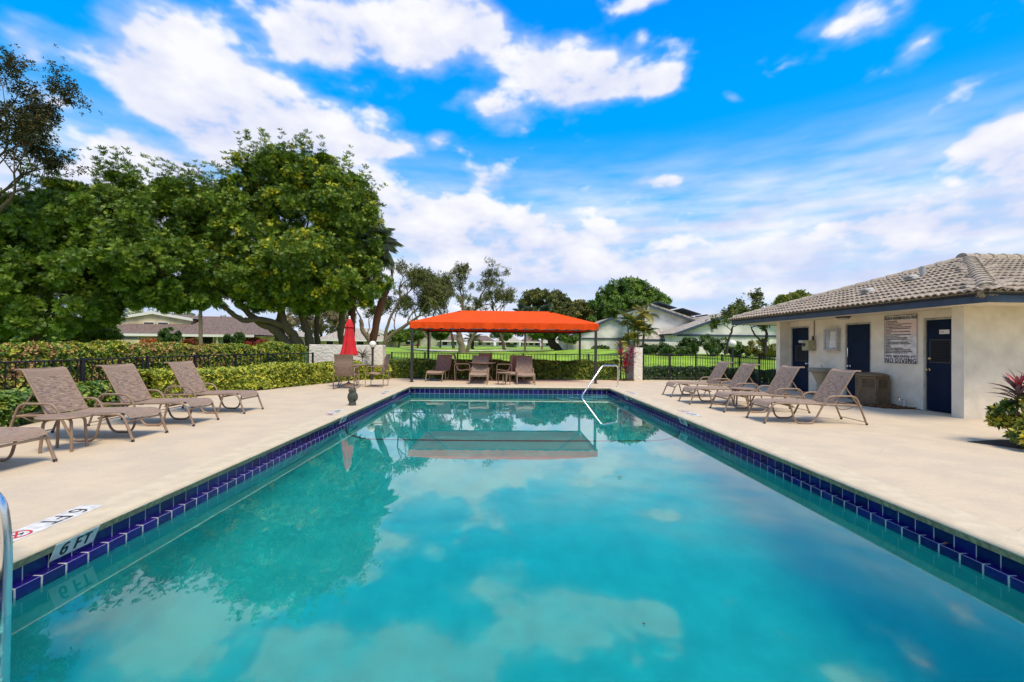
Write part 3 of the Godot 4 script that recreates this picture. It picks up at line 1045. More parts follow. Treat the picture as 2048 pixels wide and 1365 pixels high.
	# vents in the roof
	for vv in [[9.35, 3.0, -11.1, 0], [10.3, 3.29, -10.9, 0], [10.65, 3.38, -11.0, 1]]:
		var s: float = (vv[0] - ex) * tan(ang)
		var p := V(vv[0], ye + s + 0.03, vv[2])
		var vg := Geo.new()
		if vv[3] == 0:
			vg.bevel_box(V(0.0, 0.02, 0), V(0.26, 0.06, 0.26), 0.01)
			vg.lathe([Vector2(0.12, 0.04), Vector2(0.115, 0.09), Vector2(0.08, 0.125), Vector2(0.0, 0.135)], 12)
			vg.bevel_box(V(-0.12, 0.075, 0), V(0.14, 0.05, 0.2), 0.01)
			obj("roof_vent", vg, M.vent, roof).position = p + off
		else:
			vg.tube([V(0, -0.1, 0), V(0, 0.24, 0)], 0.06, 12)
			obj("vent_pipe", vg, M.vent, roof).position = p + off
	build_house_things()

func put_plate(door: Node3D, g: Geo, s: String, at: Vector3) -> void:
	var p := obj("name_plate", g, M.paper, door)
	var t := text_mesh(s, 0.024, 0.001)
	t.horizontal_alignment = HORIZONTAL_ALIGNMENT_CENTER
	t.vertical_alignment = VERTICAL_ALIGNMENT_CENTER
	var o := obj("lettering", t, M.ink, p)
	o.transform = Transform3D(Basis(V(0, 0, 1), V(0, 1, 0), V(-1, 0, 0)), at)

func build_house_things() -> void:
	var q := Basis(V(0, 0, 1), V(0, 1, 0), V(-1, 0, 0))
	var wx := 9.05
	# rules sign
	var s := thing("rules_sign", "tall pale pool rules board with dark border and lettering between two doors", "sign", V(wx, 0.98, -9.875))
	var bg := Geo.new()
	bg.bevel_box(V(-0.008, 0.555, 0), V(0.016, 1.11, 0.84), 0.004)
	obj("board", bg, M.sign, s)
	var pk := Geo.new()
	pk.box(V(-0.018, 0.66, -0.405), V(-0.0165, 0.985, 0.405))
	obj("faded_panel", pk, M.sign_pink, s)
	var bd := frame_geo(0.83, 1.10, 0.012, 0.006)
	var bo := obj("border", bd, M.ink, s)
	bo.transform = Transform3D(q, V(-0.018, 0.555, 0))
	put_text(s, "VILLAS OF NORTHWOODS POOL RULES", 0.066, V(wx - 0.0195, 0.98 + 1.035, -9.875), q, M.ink, 0.48, true)
	var lines := ["SHOWER BEFORE ENTERING", "POOL HOURS: DAWN TO DUSK", "NO LIFEGUARD ON DUTY. ALL PERSONS USING THE POOL OR", "POOL AREA DO SO AT THEIR OWN RISK", "USE OF SWIMMING POOL AND POOL AREA IS RESTRICTED TO", "VILLAS OF NORTHWOODS MEMBERS AND THEIR GUESTS IN", "BATHING SUITS", "CHILDREN UNDER THE AGE OF 12 MUST BE ACCOMPANIED", "BY AN ADULT", "ONLY POOL EXERCISE APPARATUS AND TOYS ARE ALLOWED", "IN THE POOL OR POOL AREA"]
	lines.append_array(["PLEASE USE TOWELS ON ALL CHAIRS AND LOUNGES", "POOL BOTTOMS AND SHOES MUST BE WORN IN THE", "CLUBHOUSE", "NO FOOD, BEVERAGES, GLASS OR ANIMALS ALLOWED", "NO RUNNING, JUMPING OR BALL PLAYING IN OR AROUND", "THE POOL", "NO SMOKING", "NO CELL PHONES OR RADIOS ON SPEAKER", "ANY PERSON WHO IS INCONTINENT OR NOT FULLY TOILET", "TRAINED MUST WEAR APPROPRIATE WATERPROOF CLOTHING", "WHEN ENTERING OR BEING CARRIED INTO THE POOL"])
	for i in lines.size():
		put_text(s, lines[i], 0.021, V(wx - 0.0195, 0.98 + 0.965 - i * 0.0345, -9.875 - 0.385), q, M.ink, 0.78, true, HORIZONTAL_ALIGNMENT_LEFT)
	put_text(s, "POOL MAX DEPTH: 6FT", 0.052, V(wx - 0.0195, 0.98 + 0.158, -9.875), q, M.ink, 0.98, true)
	put_text(s, "NO DIVING", 0.095, V(wx - 0.0195, 0.98 + 0.066, -9.875), q, M.ink, 1.12, true)
	# notice case
	var c := thing("notice_case", "grey framed glazed notice case with papers on the pool house wall", "notice board", V(wx, 1.55, -11.92))
	var cf := obj("frame", frame_geo(0.50, 0.60, 0.05, 0.11), M.alu, c)
	cf.transform = Transform3D(q, V(-0.055, 0, 0))
	var cb := Geo.new()
	cb.box(V(-0.03, -0.26, -0.21), V(-0.004, 0.26, 0.21))
	obj("back_panel", cb, M.stone, c)
	var p1 := Geo.new(); p1.bevel_box(V(-0.034, 0.10, 0.03), V(0.003, 0.26, 0.24), 0.0, Basis(V(1, 0, 0), 0.06))
	obj("paper", p1, M.paper, c)
	var p2 := Geo.new(); p2.bevel_box(V(-0.034, -0.13, 0.02), V(0.003, 0.2, 0.26), 0.0)
	obj("paper", p2, M.paper, c)
	var gl := Geo.new(); gl.box(V(-0.085, -0.25, -0.2), V(-0.081, 0.25, 0.2))
	var gm := StandardMaterial3D.new()
	gm.albedo_color = Color(1, 1, 1, 0.06); gm.transparency = BaseMaterial3D.TRANSPARENCY_ALPHA; gm.roughness = 0.03
	obj("pane", gl, gm, c)
	# pay phone shaped control box
	var b := thing("control_box", "olive green metal control box with a dial beside the far door", "box", V(wx, 1.39, -12.72))
	var b1 := Geo.new(); b1.bevel_box(V(-0.13, 0, 0.0), V(0.24, 0.30, 0.26), 0.012)
	obj("case", b1, M.box_paint, b)
	var b2 := Geo.new(); b2.lathe([Vector2(0, 0), Vector2(0.05, 0), Vector2(0.05, 0.02), Vector2(0.02, 0.05), Vector2(0, 0.05)], 12)
	var bo2 := obj("dial", b2, M.iron, b); bo2.position = V(-0.25, 0.02, -0.03); bo2.rotation.z = PI / 2
	var b3 := Geo.new(); b3.tube([V(-0.05, 0.15, 0.06), V(-0.05, 0.27, 0.06)], 0.028, 8)
	b3.tube([V(-0.02, 0.25, 0.06), V(-0.02, 0.72, 0.06)], 0.01, 6)
	obj("conduit", b3, M.bark_red, b)
	# soffit lamp
	var l := thing("ceiling_lamp", "small flat glass lamp under the eave above the middle door", "lamp", V(8.75, 2.132, -11.2))
	var l1 := Geo.new(); l1.bevel_box(V(0, -0.015, 0), V(0.2, 0.03, 0.3), 0.01)
	obj("base", l1, M.iron, l)
	var l2 := Geo.new(); l2.bevel_box(V(0, -0.05, 0), V(0.16, 0.045, 0.26), 0.015)
	obj("lens", l2, M.alu, l)
	# drinking fountain
	var f := thing("drinking_fountain", "stone drinking fountain with round basin on a tan pedestal against the wall", "fountain", V(8.78, 0, -12.05))
	var f1 := Geo.new(); f1.lathe([Vector2(0.0, 0.66), Vector2(0.27, 0.65), Vector2(0.29, 0.67), Vector2(0.29, 0.76), Vector2(0.25, 0.765), Vector2(0.2, 0.73), Vector2(0.0, 0.72)], 20)
	f1.bevel_box(V(0.14, 0.71, 0), V(0.28, 0.1, 0.56), 0.01)
	obj("basin", f1, M.stone, f)
	var f2 := Geo.new(); f2.lathe([Vector2(0.15, 0.0), Vector2(0.16, 0.03), Vector2(0.09, 0.2), Vector2(0.09, 0.35), Vector2(0.22, 0.655)], 16)
	obj("pedestal", f2, M.tan, f)
	var f3 := Geo.new(); f3.tube(fillet([V(0.05, 0.72, 0), V(0.05, 0.82, 0), V(-0.01, 0.84, 0)], 0.03), 0.013, 8)
	obj("spout", f3, M.steel, f)
	# litter bin
	var t := thing("litter_bin", "brown eight sided litter bin with perforated upper panels by the middle door", "bin", V(8.74, 0, -10.3))
	t.scale = V(0.84, 1.0, 0.84)
	var r := 0.32
	var core := Geo.new()
	core.lathe([Vector2(0.29, 0.02), Vector2(0.30, 0.60)], 8)
	obj("liner", core, M.louver, t)
	for i in 6:
		var a := TAU * i / 6 + 0.42
		var pn := Node3D.new(); pn.name = "panel"; t.add_child(pn, true)
		pn.rotation.y = -a + PI / 2
		var w := r * 1.15
		var fg := Geo.new()
		fg.bevel_box(V(0, 0.19, r), V(w, 0.34, 0.025), 0.008)
		fg.bevel_box(V(0, 0.63, r), V(w, 0.05, 0.03), 0.008)
		fg.bevel_box(V(0, 0.385, r), V(w, 0.045, 0.03), 0.008)
		fg.bevel_box(V(-w / 2 + 0.02, 0.33, r + 0.005), V(0.04, 0.64, 0.03), 0.008)
		fg.bevel_box(V(w / 2 - 0.02, 0.33, r + 0.005), V(0.04, 0.64, 0.03), 0.008)
		obj("side", fg, M.bin, pn)
		var lat := Geo.new()
		for k in 9: lat.bevel_box(V(-w / 2 + 0.055 + k * (w - 0.11) / 8, 0.51, r), V(0.012, 0.2, 0.012), 0.0)
		for k in 6: lat.bevel_box(V(0, 0.43 + k * 0.033, r), V(w - 0.06, 0.012, 0.011), 0.0)
		obj("lattice", lat, M.bin, pn)
	var ld := Geo.new(); ld.lathe([Vector2(0.0, 0.64), Vector2(0.385, 0.64), Vector2(0.39, 0.69), Vector2(0.36, 0.71), Vector2(0.30, 0.735), Vector2(0.18, 0.75), Vector2(0.0, 0.75)], 6)
	ld.move(Transform3D(Basis(Vector3.UP, -0.42 + PI / 6), Vector3()))
	obj("lid", ld, M.bin_lid, t)
	# tap at the foot of the wall
	var tp := thing("garden_tap", "small white standpipe tap at the foot of the wall right of the bin", "tap", V(8.98, 0, -9.72))
	var tg := Geo.new(); tg.tube(fillet([V(0, 0, 0), V(0, 0.2, 0), V(-0.1, 0.2, 0)], 0.03), 0.018, 8)
	obj("pipe", tg, M.pvc, tp)
	var tb := Geo.new(); tb.bevel_box(V(-0.1, 0.18, 0), V(0.04, 0.08, 0.04), 0.008); tb.tube([V(-0.1, 0.22, -0.04), V(-0.1, 0.22, 0.04)], 0.01, 6)
	obj("valve", tb, M.steel, tp)
	# round fitting on the end wall
	var e := thing("wall_bell", "dark round fitting on the end wall at the right edge", "bell", V(10.05, 1.0, -8.19))
	var eg := Geo.new(); eg.lathe([Vector2(0, 0.05), Vector2(0.09, 0.045), Vector2(0.115, 0.02), Vector2(0.12, 0.0)], 18)
	var eo := obj("dome", eg, M.iron, e); eo.rotation.x = PI / 2
	# mulch at the foot of the wall
	bed("mulch_bed", [[8.25, -10.55], [8.2, -10.0], [8.5, -9.65], [8.85, -9.42], [9.05, -9.36], [9.05, -10.66]], M.mulch, 0.006, "bark mulch round the litter bin")
	bed("mulch_bed", [[8.75, -12.6], [8.7, -11.9], [8.85, -11.55], [9.05, -11.5], [9.05, -12.85]], M.mulch, 0.006, "bark mulch under the drinking fountain")
	chips("wood_chips", [[8.22, 8.98, -10.5, -9.45, 900], [8.74, 9.0, -12.7, -11.6, 300]], 5, "orange brown bark chips at the foot of the pool house wall")

func chips(called: String, areas: Array, sd: int, label: String) -> void:
	var g := Geo.new()
	g.bevel_box(Vector3(), V(0.05, 0.012, 0.022), 0.0)
	var mm := MultiMesh.new()
	mm.transform_format = MultiMesh.TRANSFORM_3D
	mm.use_colors = true
	mm.mesh = g.mesh()
	var r := RandomNumberGenerator.new(); r.seed = sd
	var total := 0
	for a in areas: total += a[4]
	mm.instance_count = total
	var i := 0
	for a in areas:
		var mx: float = (a[0] + a[1]) / 2; var mz: float = (a[2] + a[3]) / 2
		for k in a[4]:
			var p := V(0, 0, 0)
			while true:
				p = V(r.randf_range(a[0], a[1]), 0.012 + r.randf() * 0.02, r.randf_range(a[2], a[3]))
				var u: float = (p.x - mx) / (a[1] - a[0]) * 2; var w: float = (p.z - mz) / (a[3] - a[2]) * 2
				if u < 0: u *= 1.0
				if (u * u if u < 0 else 0.0) + w * w < 1.0: break
			mm.set_instance_transform(i, Transform3D(Basis.from_euler(V(r.randf_range(-0.4, 0.4), r.randf() * TAU, r.randf_range(-0.4, 0.4))).scaled(Vector3.ONE * r.randf_range(0.6, 1.3)), p))
			var t := r.randf()
			mm.set_instance_color(i, Color(0.05, 0.022, 0.01).lerp(Color(0.34, 0.14, 0.035), t * t))
			i += 1
	var o := MultiMeshInstance3D.new()
	o.multimesh = mm
	o.material_override = M.chip
	o.name = numbered(called)
	add_child(o)
	tag(o, label, "", "", "stuff")
# ---------------------------------------------------------------- furniture
func strip_geo(path: Array, half: float, sag: float, thick: float) -> Geo:
	var g := Geo.new()
	for s in [1.0, -1.0]:
		var rows := []
		for i in path.size():
			var row := []
			for k in 9:
				var u := -1.0 + k / 4.0
				var p: Vector3 = path[i]
				var a: Vector3 = path[maxi(i - 1, 0)]
				var b: Vector3 = path[mini(i + 1, path.size() - 1)]
				var t := (b - a).normalized()
				var nn := V(-t.y, t.x, 0)
				row.append(p - nn * (sag * (1.0 - u * u) - s * thick * 0.5) + V(0, 0, u * half))
			rows.append(row)
		g.sheet(rows, s < 0)
	return g

func make_lounger(label: String, group: String) -> Node3D:
	var t := thing("chaise_lounge", label, "lounge chair", Vector3(), 0.0, group)
	var seat := fillet([V(0.075, 0.30, 0), V(0.15, 0.372, 0), V(0.7, 0.362, 0), V(1.21, 0.345, 0)], 0.09, 5)
	obj("seat", strip_geo(seat, 0.272, 0.018, 0.005), M.sling, t)
	var back := fillet([V(1.20, 0.350, 0), V(1.50, 0.855, 0), V(1.545, 0.925, 0), V(1.64, 0.918, 0)], 0.07, 5)
	obj("backrest", strip_geo(back, 0.272, 0.014, 0.005), M.sling, t)
	for s in [-1.0, 1.0]:
		var z: float = 0.295 * s
		var a := Geo.new()
		a.tube(fillet([V(0.0, 0.0, z), V(0.15, 0.352, z), V(0.7, 0.352, z), V(1.64, 0.325, z)], 0.09, 5), 0.0165, 8)
		obj("rail", a, M.frame, t)
		var b := Geo.new()
		b.tube(fillet([V(0.44, 0.335, z + 0.001), V(0.53, 0.014, z), V(0.83, 0.014, z), V(1.07, 0.485, z + 0.02 * s), V(1.54, 0.49, z + 0.02 * s), V(1.735, 0.0, z + 0.005 * s)], 0.1, 5), 0.0155, 8)
		obj("arm_frame", b, M.frame, t)
		var bf := Geo.new()
		var bp := []
		for p in back: bp.append(p + V(0, -0.004, 0.283 * s))
		bf.tube(bp, 0.0145, 8)
		obj("back_rail", bf, M.frame, t)
		var st := Geo.new()
		st.tube([V(1.39, 0.66, 0.255 * s), V(1.62, 0.30, 0.275 * s)], 0.011, 6)
		st.tube(fillet([V(1.22, 0.335, 0.25 * s), V(1.30, 0.25, 0.25 * s), V(1.46, 0.26, 0.25 * s), V(1.6, 0.335, 0.26 * s)], 0.06), 0.007, 6)
		obj("strut", st, M.frame, t)
		var ft := Geo.new()
		ft.lathe([Vector2(0.0, -0.0), Vector2(0.019, 0.0), Vector2(0.019, 0.03), Vector2(0.017, 0.032)], 8, V(0.007, 0, z))
		ft.lathe([Vector2(0.0, -0.0), Vector2(0.019, 0.0), Vector2(0.019, 0.03), Vector2(0.017, 0.032)], 8, V(1.73, 0, z + 0.005 * s))
		obj("foot_cap", ft, M.iron, t)
	for e in [[0.105, 0.262], [0.49, 0.30], [1.16, 0.325], [1.62, 0.322]]:
		var c := Geo.new()
		c.bevel_box(V(e[0], e[1], 0), V(0.034, 0.024, 0.585), 0.006)
		obj("stretcher", c, M.frame, t)
	var rb := Geo.new()
	rb.tube([V(1.715, 0.05, -0.3), V(1.715, 0.05, 0.3)], 0.007, 6)
	obj("stretcher", rb, M.frame, t)
	var tb := Geo.new()
	tb.tube([V(1.635, 0.913, -0.283), V(1.635, 0.913, 0.283)], 0.012, 8)
	obj("top_bar", tb, M.frame, t)
	return t

func make_chair(label: String, group: String) -> Node3D:
	# faces -z
	var t := thing("sling_chair", label, "chair", Vector3(), 0.0, group)
	var path := fillet([V(-0.27, 0.395, 0), V(-0.22, 0.425, 0), V(0.17, 0.375, 0), V(0.29, 0.70, 0), V(0.30, 0.85, 0), V(0.37, 1.0, 0)], 0.1, 5)
	var g := strip_geo(path, 0.24, 0.02, 0.005)
	g.move(Transform3D(Basis(V(0, 0, 1), V(0, 1, 0), V(-1, 0, 0)), Vector3()))
	obj("sling", g, M.sling, t)
	for s in [-1.0, 1.0]:
		var a := Geo.new()
		a.tube(fillet([V(0.285 * s, 0.015, 0.27), V(0.285 * s, 0.62, 0.30), V(0.29 * s, 0.62, -0.24), V(0.285 * s, 0.015, -0.26)], 0.09, 5), 0.015, 8, true)
		obj("side_loop", a, M.frame, t)
		var b := Geo.new()
		var bp := []
		for p in path: bp.append(V(0.248 * s, p.y - 0.003, p.x))
		b.tube(bp, 0.0135, 8)
		obj("sling_rail", b, M.frame, t)
	for e in [[0.385, -0.2], [0.40, 0.18]]:
		var c := Geo.new()
		c.tube([V(-0.285, e[0], e[1]), V(0.285, e[0], e[1])], 0.012, 8)
		obj("stretcher", c, M.frame, t)
	var br := Geo.new()
	br.tube(fillet([V(-0.245, 0.70, 0.315), V(-0.12, 0.655, 0.36), V(0.0, 0.64, 0.37), V(0.12, 0.655, 0.36), V(0.245, 0.70, 0.315)], 0.06), 0.008, 6)
	obj("back_brace", br, M.frame, t)
	return t

func make_side_table(label: String) -> Node3D:
	var t := thing("side_table", label, "side table", Vector3(), 0.0, "small round side tables between the loungers")
	var g := Geo.new()
	g.lathe([Vector2(0.0, 0.385), Vector2(0.235, 0.385), Vector2(0.25, 0.392), Vector2(0.25, 0.402), Vector2(0.24, 0.41), Vector2(0.0, 0.413)], 28)
	obj("tabletop", g, M.frame, t)
	for k in 4:
		var a := TAU * k / 4 + 0.5
		var d := V(cos(a), 0, sin(a))
		var l := Geo.new()
		l.tube(fillet([d * 0.06 + V(0, 0.375, 0), d * 0.18 + V(0, 0.372, 0), d * 0.205 + V(0, 0.0, 0)], 0.09, 5), 0.016, 8)
		obj("leg", l, M.frame, t)
	return t

func make_table(label: String, with_hole: bool) -> Node3D:
	var t := thing("dining_table", label, "table", Vector3(), 0.0)
	var g := Geo.new()
	g.lathe([Vector2(0.03, 0.635), Vector2(0.48, 0.635), Vector2(0.5, 0.645), Vector2(0.5, 0.66), Vector2(0.49, 0.668), Vector2(0.03, 0.670)], 36)
	obj("tabletop", g, M.frame, t)
	for k in 4:
		var a := TAU * k / 4 + 0.35
		var d := V(cos(a), 0, sin(a))
		var l := Geo.new()
		l.tube(fillet([d * 0.36 + V(0, 0.63, 0), d * 0.30 + V(0, 0.42, 0), d * 0.22 + V(0, 0.3, 0), d * 0.42 + V(0, 0.0, 0)], 0.14, 5), 0.013, 8)
		obj("leg", l, M.frame, t)
	var rg := Geo.new()
	var ring := []
	for i in 24: ring.append(V(cos(TAU * i / 24) * 0.24, 0.31, sin(TAU * i / 24) * 0.24))
	rg.tube(ring, 0.009, 6, true)
	obj("brace_ring", rg, M.frame, t)
	return t

func build_furniture() -> void:
	var gl := "sling chaise lounges along the left side of the pool"
	var gr := "sling chaise lounges along the right side of the pool"
	var a := make_lounger("brown sling lounger on the left deck beside the small round side table", gl)
	a.position = V(-4.755, 0, -6.09); a.rotation.y = PI + 0.02
	copy(a, V(-4.77, 0, -4.53), PI - 0.01, "brown sling lounger cut off by the left edge with only its foot end showing", gl)
	copy(a, V(-4.74, 0, -7.19), PI + 0.01, "second brown sling lounger beyond the left side table, middle of its row", gl)
	copy(a, V(-4.68, 0, -8.43), PI - 0.02, "brown sling lounger on the left deck beside the yellow green hedge, farthest of its row", gl)
	for o in get_children():
		if o.has_meta("group") and o.get_meta("group") == gl: o.scale = V(0.91, 1.0, 1.0)
	copy(a, V(4.50, 0, -7.80), -0.04, "brown sling lounger in front of the litter bin, nearest of the right row", gr)
	copy(a, V(4.42, 0, -9.05), 0.0, "brown sling lounger in front of the drinking fountain, second of the right row", gr)
	copy(a, V(4.22, 0, -10.22), 0.02, "brown sling lounger in front of the far blue door, third of the right row", gr)
	copy(a, V(4.35, 0, -11.66), 0.0, "brown sling lounger in front of the right iron fence, farthest of the right row", gr)
	var gc := "sling chaise lounges under the orange canopy"
	copy(a, V(-0.82, 0, -14.62), PI / 2, "tan sling lounger facing the pool at the canopy front, left of the small table", gc)
	copy(a, V(0.77, 0, -14.68), PI / 2, "tan sling lounger facing the pool at the canopy front, right of the small table", gc)
	copy(a, V(-2.43, 0, -15.55), PI / 2 - 0.12, "shaded sling lounger alone at the left under the canopy by the hedge", gc)
	copy(a, V(0.42, 0, -15.55), PI / 2 - 0.1, "shaded sling lounger behind the right tan lounger under the canopy", gc)
	var s := make_side_table("small round brown side table beside the nearest left lounger")
	s.position = V(-5.2, 0, -5.36)
	copy(s, V(5.3, 0, -9.68), 0.6, "small round brown side table between two right loungers")
	copy(s, V(0.04, 0, -14.68), 0.3, "small round brown side table between two loungers under the canopy")
	# table set with the closed umbrella
	var t := make_table("round brown dining table carrying the closed red umbrella", true)
	t.position = V(-4.72, 0, -13.62)
	var gch := "sling dining chairs round the umbrella table"
	var c := make_chair("brown sling chair seen from behind in front of the red umbrella table", gch)
	c.position = V(-4.55, 0, -12.95); c.rotation.y = 0.08
	copy(c, V(-3.88, 0, -13.66), PI / 2, "brown sling chair side on at the right of the red umbrella table", gch)
	var t2 := make_table("round brown dining table in the canopy shade behind two loungers", false)
	t2.position = V(-0.75, 0, -16.25)
	var gc2 := "sling dining chairs round the table under the canopy"
	copy(c, V(-1.45, 0, -16.2), -PI / 2, "sling chair side on at the left of the shaded canopy table", gc2)
	copy(c, V(0.02, 0, -16.2), PI / 2, "sling chair side on at the right of the shaded canopy table", gc2)
	copy(c, V(-0.68, 0, -16.85), PI, "sling chair facing the pool behind the shaded canopy table", gc2)
	build_umbrella()
	build_canopy()
	build_owl()

func build_umbrella() -> void:
	var p := V(-4.72, 0, -13.62)
	var u := thing("patio_umbrella", "closed bright red patio umbrella with white finial standing through the round table", "umbrella", p)
	var b := Geo.new()
	b.lathe([Vector2(0.0, 0.12), Vector2(0.04, 0.125), Vector2(0.06, 0.10), Vector2(0.15, 0.075), Vector2(0.22, 0.02), Vector2(0.225, 0.0)], 24)
	obj("base", b, M.frame, u)
	var pl := Geo.new(); pl.tube([V(0, 0.1, 0), V(0, 2.05, 0)], 0.02, 10)
	obj("pole", pl, M.frame, u)
	# folded cloth: pleats gathered round the pole
	var fold := func(prof: Array, ph: float, amp: float) -> Geo:
		var g := Geo.new()
		var rows := []
		for i in prof.size():
			var row := []
			for j in 97:
				var an := TAU * j / 96
				var k := 1.0 + amp * (0.75 * cos(an * 8.0 + ph) + 0.25 * cos(an * 16.0 + 1.0 + i * 0.12)) * clampf(i / 3.0, 0.15, 1.0)
				row.append(V(cos(an) * prof[i].x * k, prof[i].y + (0.02 * cos(an * 8.0 + ph) if i == prof.size() - 1 else 0.0), sin(an) * prof[i].x * k))
			rows.append(row)
		rows.reverse()
		g.sheet(rows)
		return g
	obj("canopy", fold.call([Vector2(0.06, 2.0), Vector2(0.085, 1.9), Vector2(0.105, 1.8), Vector2(0.125, 1.65), Vector2(0.15, 1.45), Vector2(0.18, 1.25), Vector2(0.21, 1.1), Vector2(0.24, 1.0), Vector2(0.255, 0.955), Vector2(0.235, 0.95)], 0.4, 0.13), M.red, u)
	obj("top_vent", fold.call([Vector2(0.03, 2.06), Vector2(0.06, 2.04), Vector2(0.08, 1.97), Vector2(0.10, 1.90), Vector2(0.125, 1.83), Vector2(0.135, 1.805), Vector2(0.12, 1.80)], 0.4, 0.12), M.red, u)
	var f := Geo.new()
	f.ball(V(0, 2.115, 0), V(0.032, 0.04, 0.032), 8, 12)
	f.lathe([Vector2(0.028, 2.05), Vector2(0.034, 2.06), Vector2(0.034, 2.085), Vector2(0.02, 2.09)], 12)
	obj("finial", f, M.pvc, u)

func build_canopy() -> void:
	var c := thing("shade_canopy", "orange fabric hip canopy with scalloped valance on four dark posts beyond the pool", "canopy", V(0, 0, -17.0))
	var x0 := -3.22
	var x1 := 3.30
	var za := -15.37
	var zb := -18.75
	var yt := 2.09
	for p in [[-3.16, za, 0.0], [3.23, za, 0.0], [-3.16, zb + 0.05, -0.1], [3.25, zb + 0.05, -0.1]]:
		var g := Geo.new()
		g.bevel_box(V(p[0], (1.85 + p[2]) / 2, p[1]), V(0.085, 1.85 - p[2], 0.085), 0.008)
		g.bevel_box(V(p[0], 0.006 + p[2], p[1]), V(0.16, 0.012, 0.16), 0.003)
		wobj("post", g, M.bronze, c)
	for e in [[V(x0, 1.86, za), V(x1, 1.86, za)], [V(x0, 1.86, zb), V(x1, 1.86, zb)], [V(x0, 1.86, za), V(x0, 1.86, zb)], [V(x1, 1.86, za), V(x1, 1.86, zb)]]:
		var g := Geo.new()
		g.tube(e, 0.028, 8)
		wobj("rail", g, M.bronze, c)
	var zr := (za + zb) / 2
	var r0 := V(-1.66, 2.63, zr)
	var r1 := V(1.76, 2.63, zr)
	for e in [[V(x0, 1.87, za), r0 - V(0, 0.03, 0)], [V(x1, 1.87, za), r1 - V(0, 0.03, 0)], [V(x0, 1.87, zb), r0 - V(0, 0.03, 0)], [V(x1, 1.87, zb), r1 - V(0, 0.03, 0)], [r0 - V(0, 0.03, 0), r1 - V(0, 0.03, 0)]]:
		var g := Geo.new()
		g.tube(e, 0.02, 8)
		wobj("rafter", g, M.bronze, c)
	# cloth panels, each slightly sagging between its seams
	var panel := func(a: Vector3, b: Vector3, d: Vector3, e: Vector3) -> Geo:
		var g := Geo.new()
		var rows := []
		for i in 7:
			var row := []
			var v := i / 6.0
			for j in 7:
				var q := j / 6.0
				var p: Vector3 = a.lerp(b, q).lerp(e.lerp(d, q), v)
				p.y -= 0.05 * sin(PI * q) * sin(PI * v)
				row.append(p)
			rows.append(row)
		g.sheet(rows)
		return g
	var A := V(x0 - 0.02, yt, za + 0.03); var B := V(x1 + 0.02, yt, za + 0.03); var C := V(x1 + 0.02, yt, zb - 0.03); var D := V(x0 - 0.02, yt, zb - 0.03)
	for f in 2:
		var l := A if f == 0 else C
		var r := B if f == 0 else D
		var rl := r0 if f == 0 else r1
		var rr := r1 if f == 0 else r0
		var cuts := [[0.0, 0.0], [0.25, 0.0], [0.42, 0.333], [0.58, 0.667], [0.75, 1.0], [1.0, 1.0]]
		for k in 5:
			wobj("canopy_panel", panel.call(l.lerp(r, cuts[k][0]), l.lerp(r, cuts[k + 1][0]), rl.lerp(rr, cuts[k + 1][1]), rl.lerp(rr, cuts[k][1])), M.orange, c)
	wobj("canopy_panel", panel.call(B, C, r1, r1), M.orange, c)
	wobj("canopy_panel", panel.call(D, A, r0, r0), M.orange, c)
	# valance with a scalloped hem on each side
	var val := func(a: Vector3, b: Vector3) -> Geo:
		var g := Geo.new()
		var n := int((b - a).length() / 0.05)
		var out := (b - a).cross(Vector3.UP).normalized()
		var rows := [[], [], [], []]
		for i in n + 1:
			var t := float(i) / n
			var p := a.lerp(b, t)
			var s: float = t * round((b - a).length() / 0.36)
			var sc := absf(sin(s * PI))
			var wob := 0.008 * sin(s * 2.7) + 0.006 * sin(s * 9.1)
			rows[3].append(p)
			rows[2].append(p + V(0, -0.075, 0) + out * (0.004 + wob * 0.4))
			rows[1].append(p + V(0, -0.17, 0) + out * wob)
			rows[0].append(p + V(0, -0.195 - 0.045 * sc, 0) + out * (wob * 1.6))
		g.sheet(rows)
		return g
	for e in [[A, B], [B, C], [C, D], [D, A]]:
		wobj("valance", val.call(e[0], e[1]), M.orange, c)

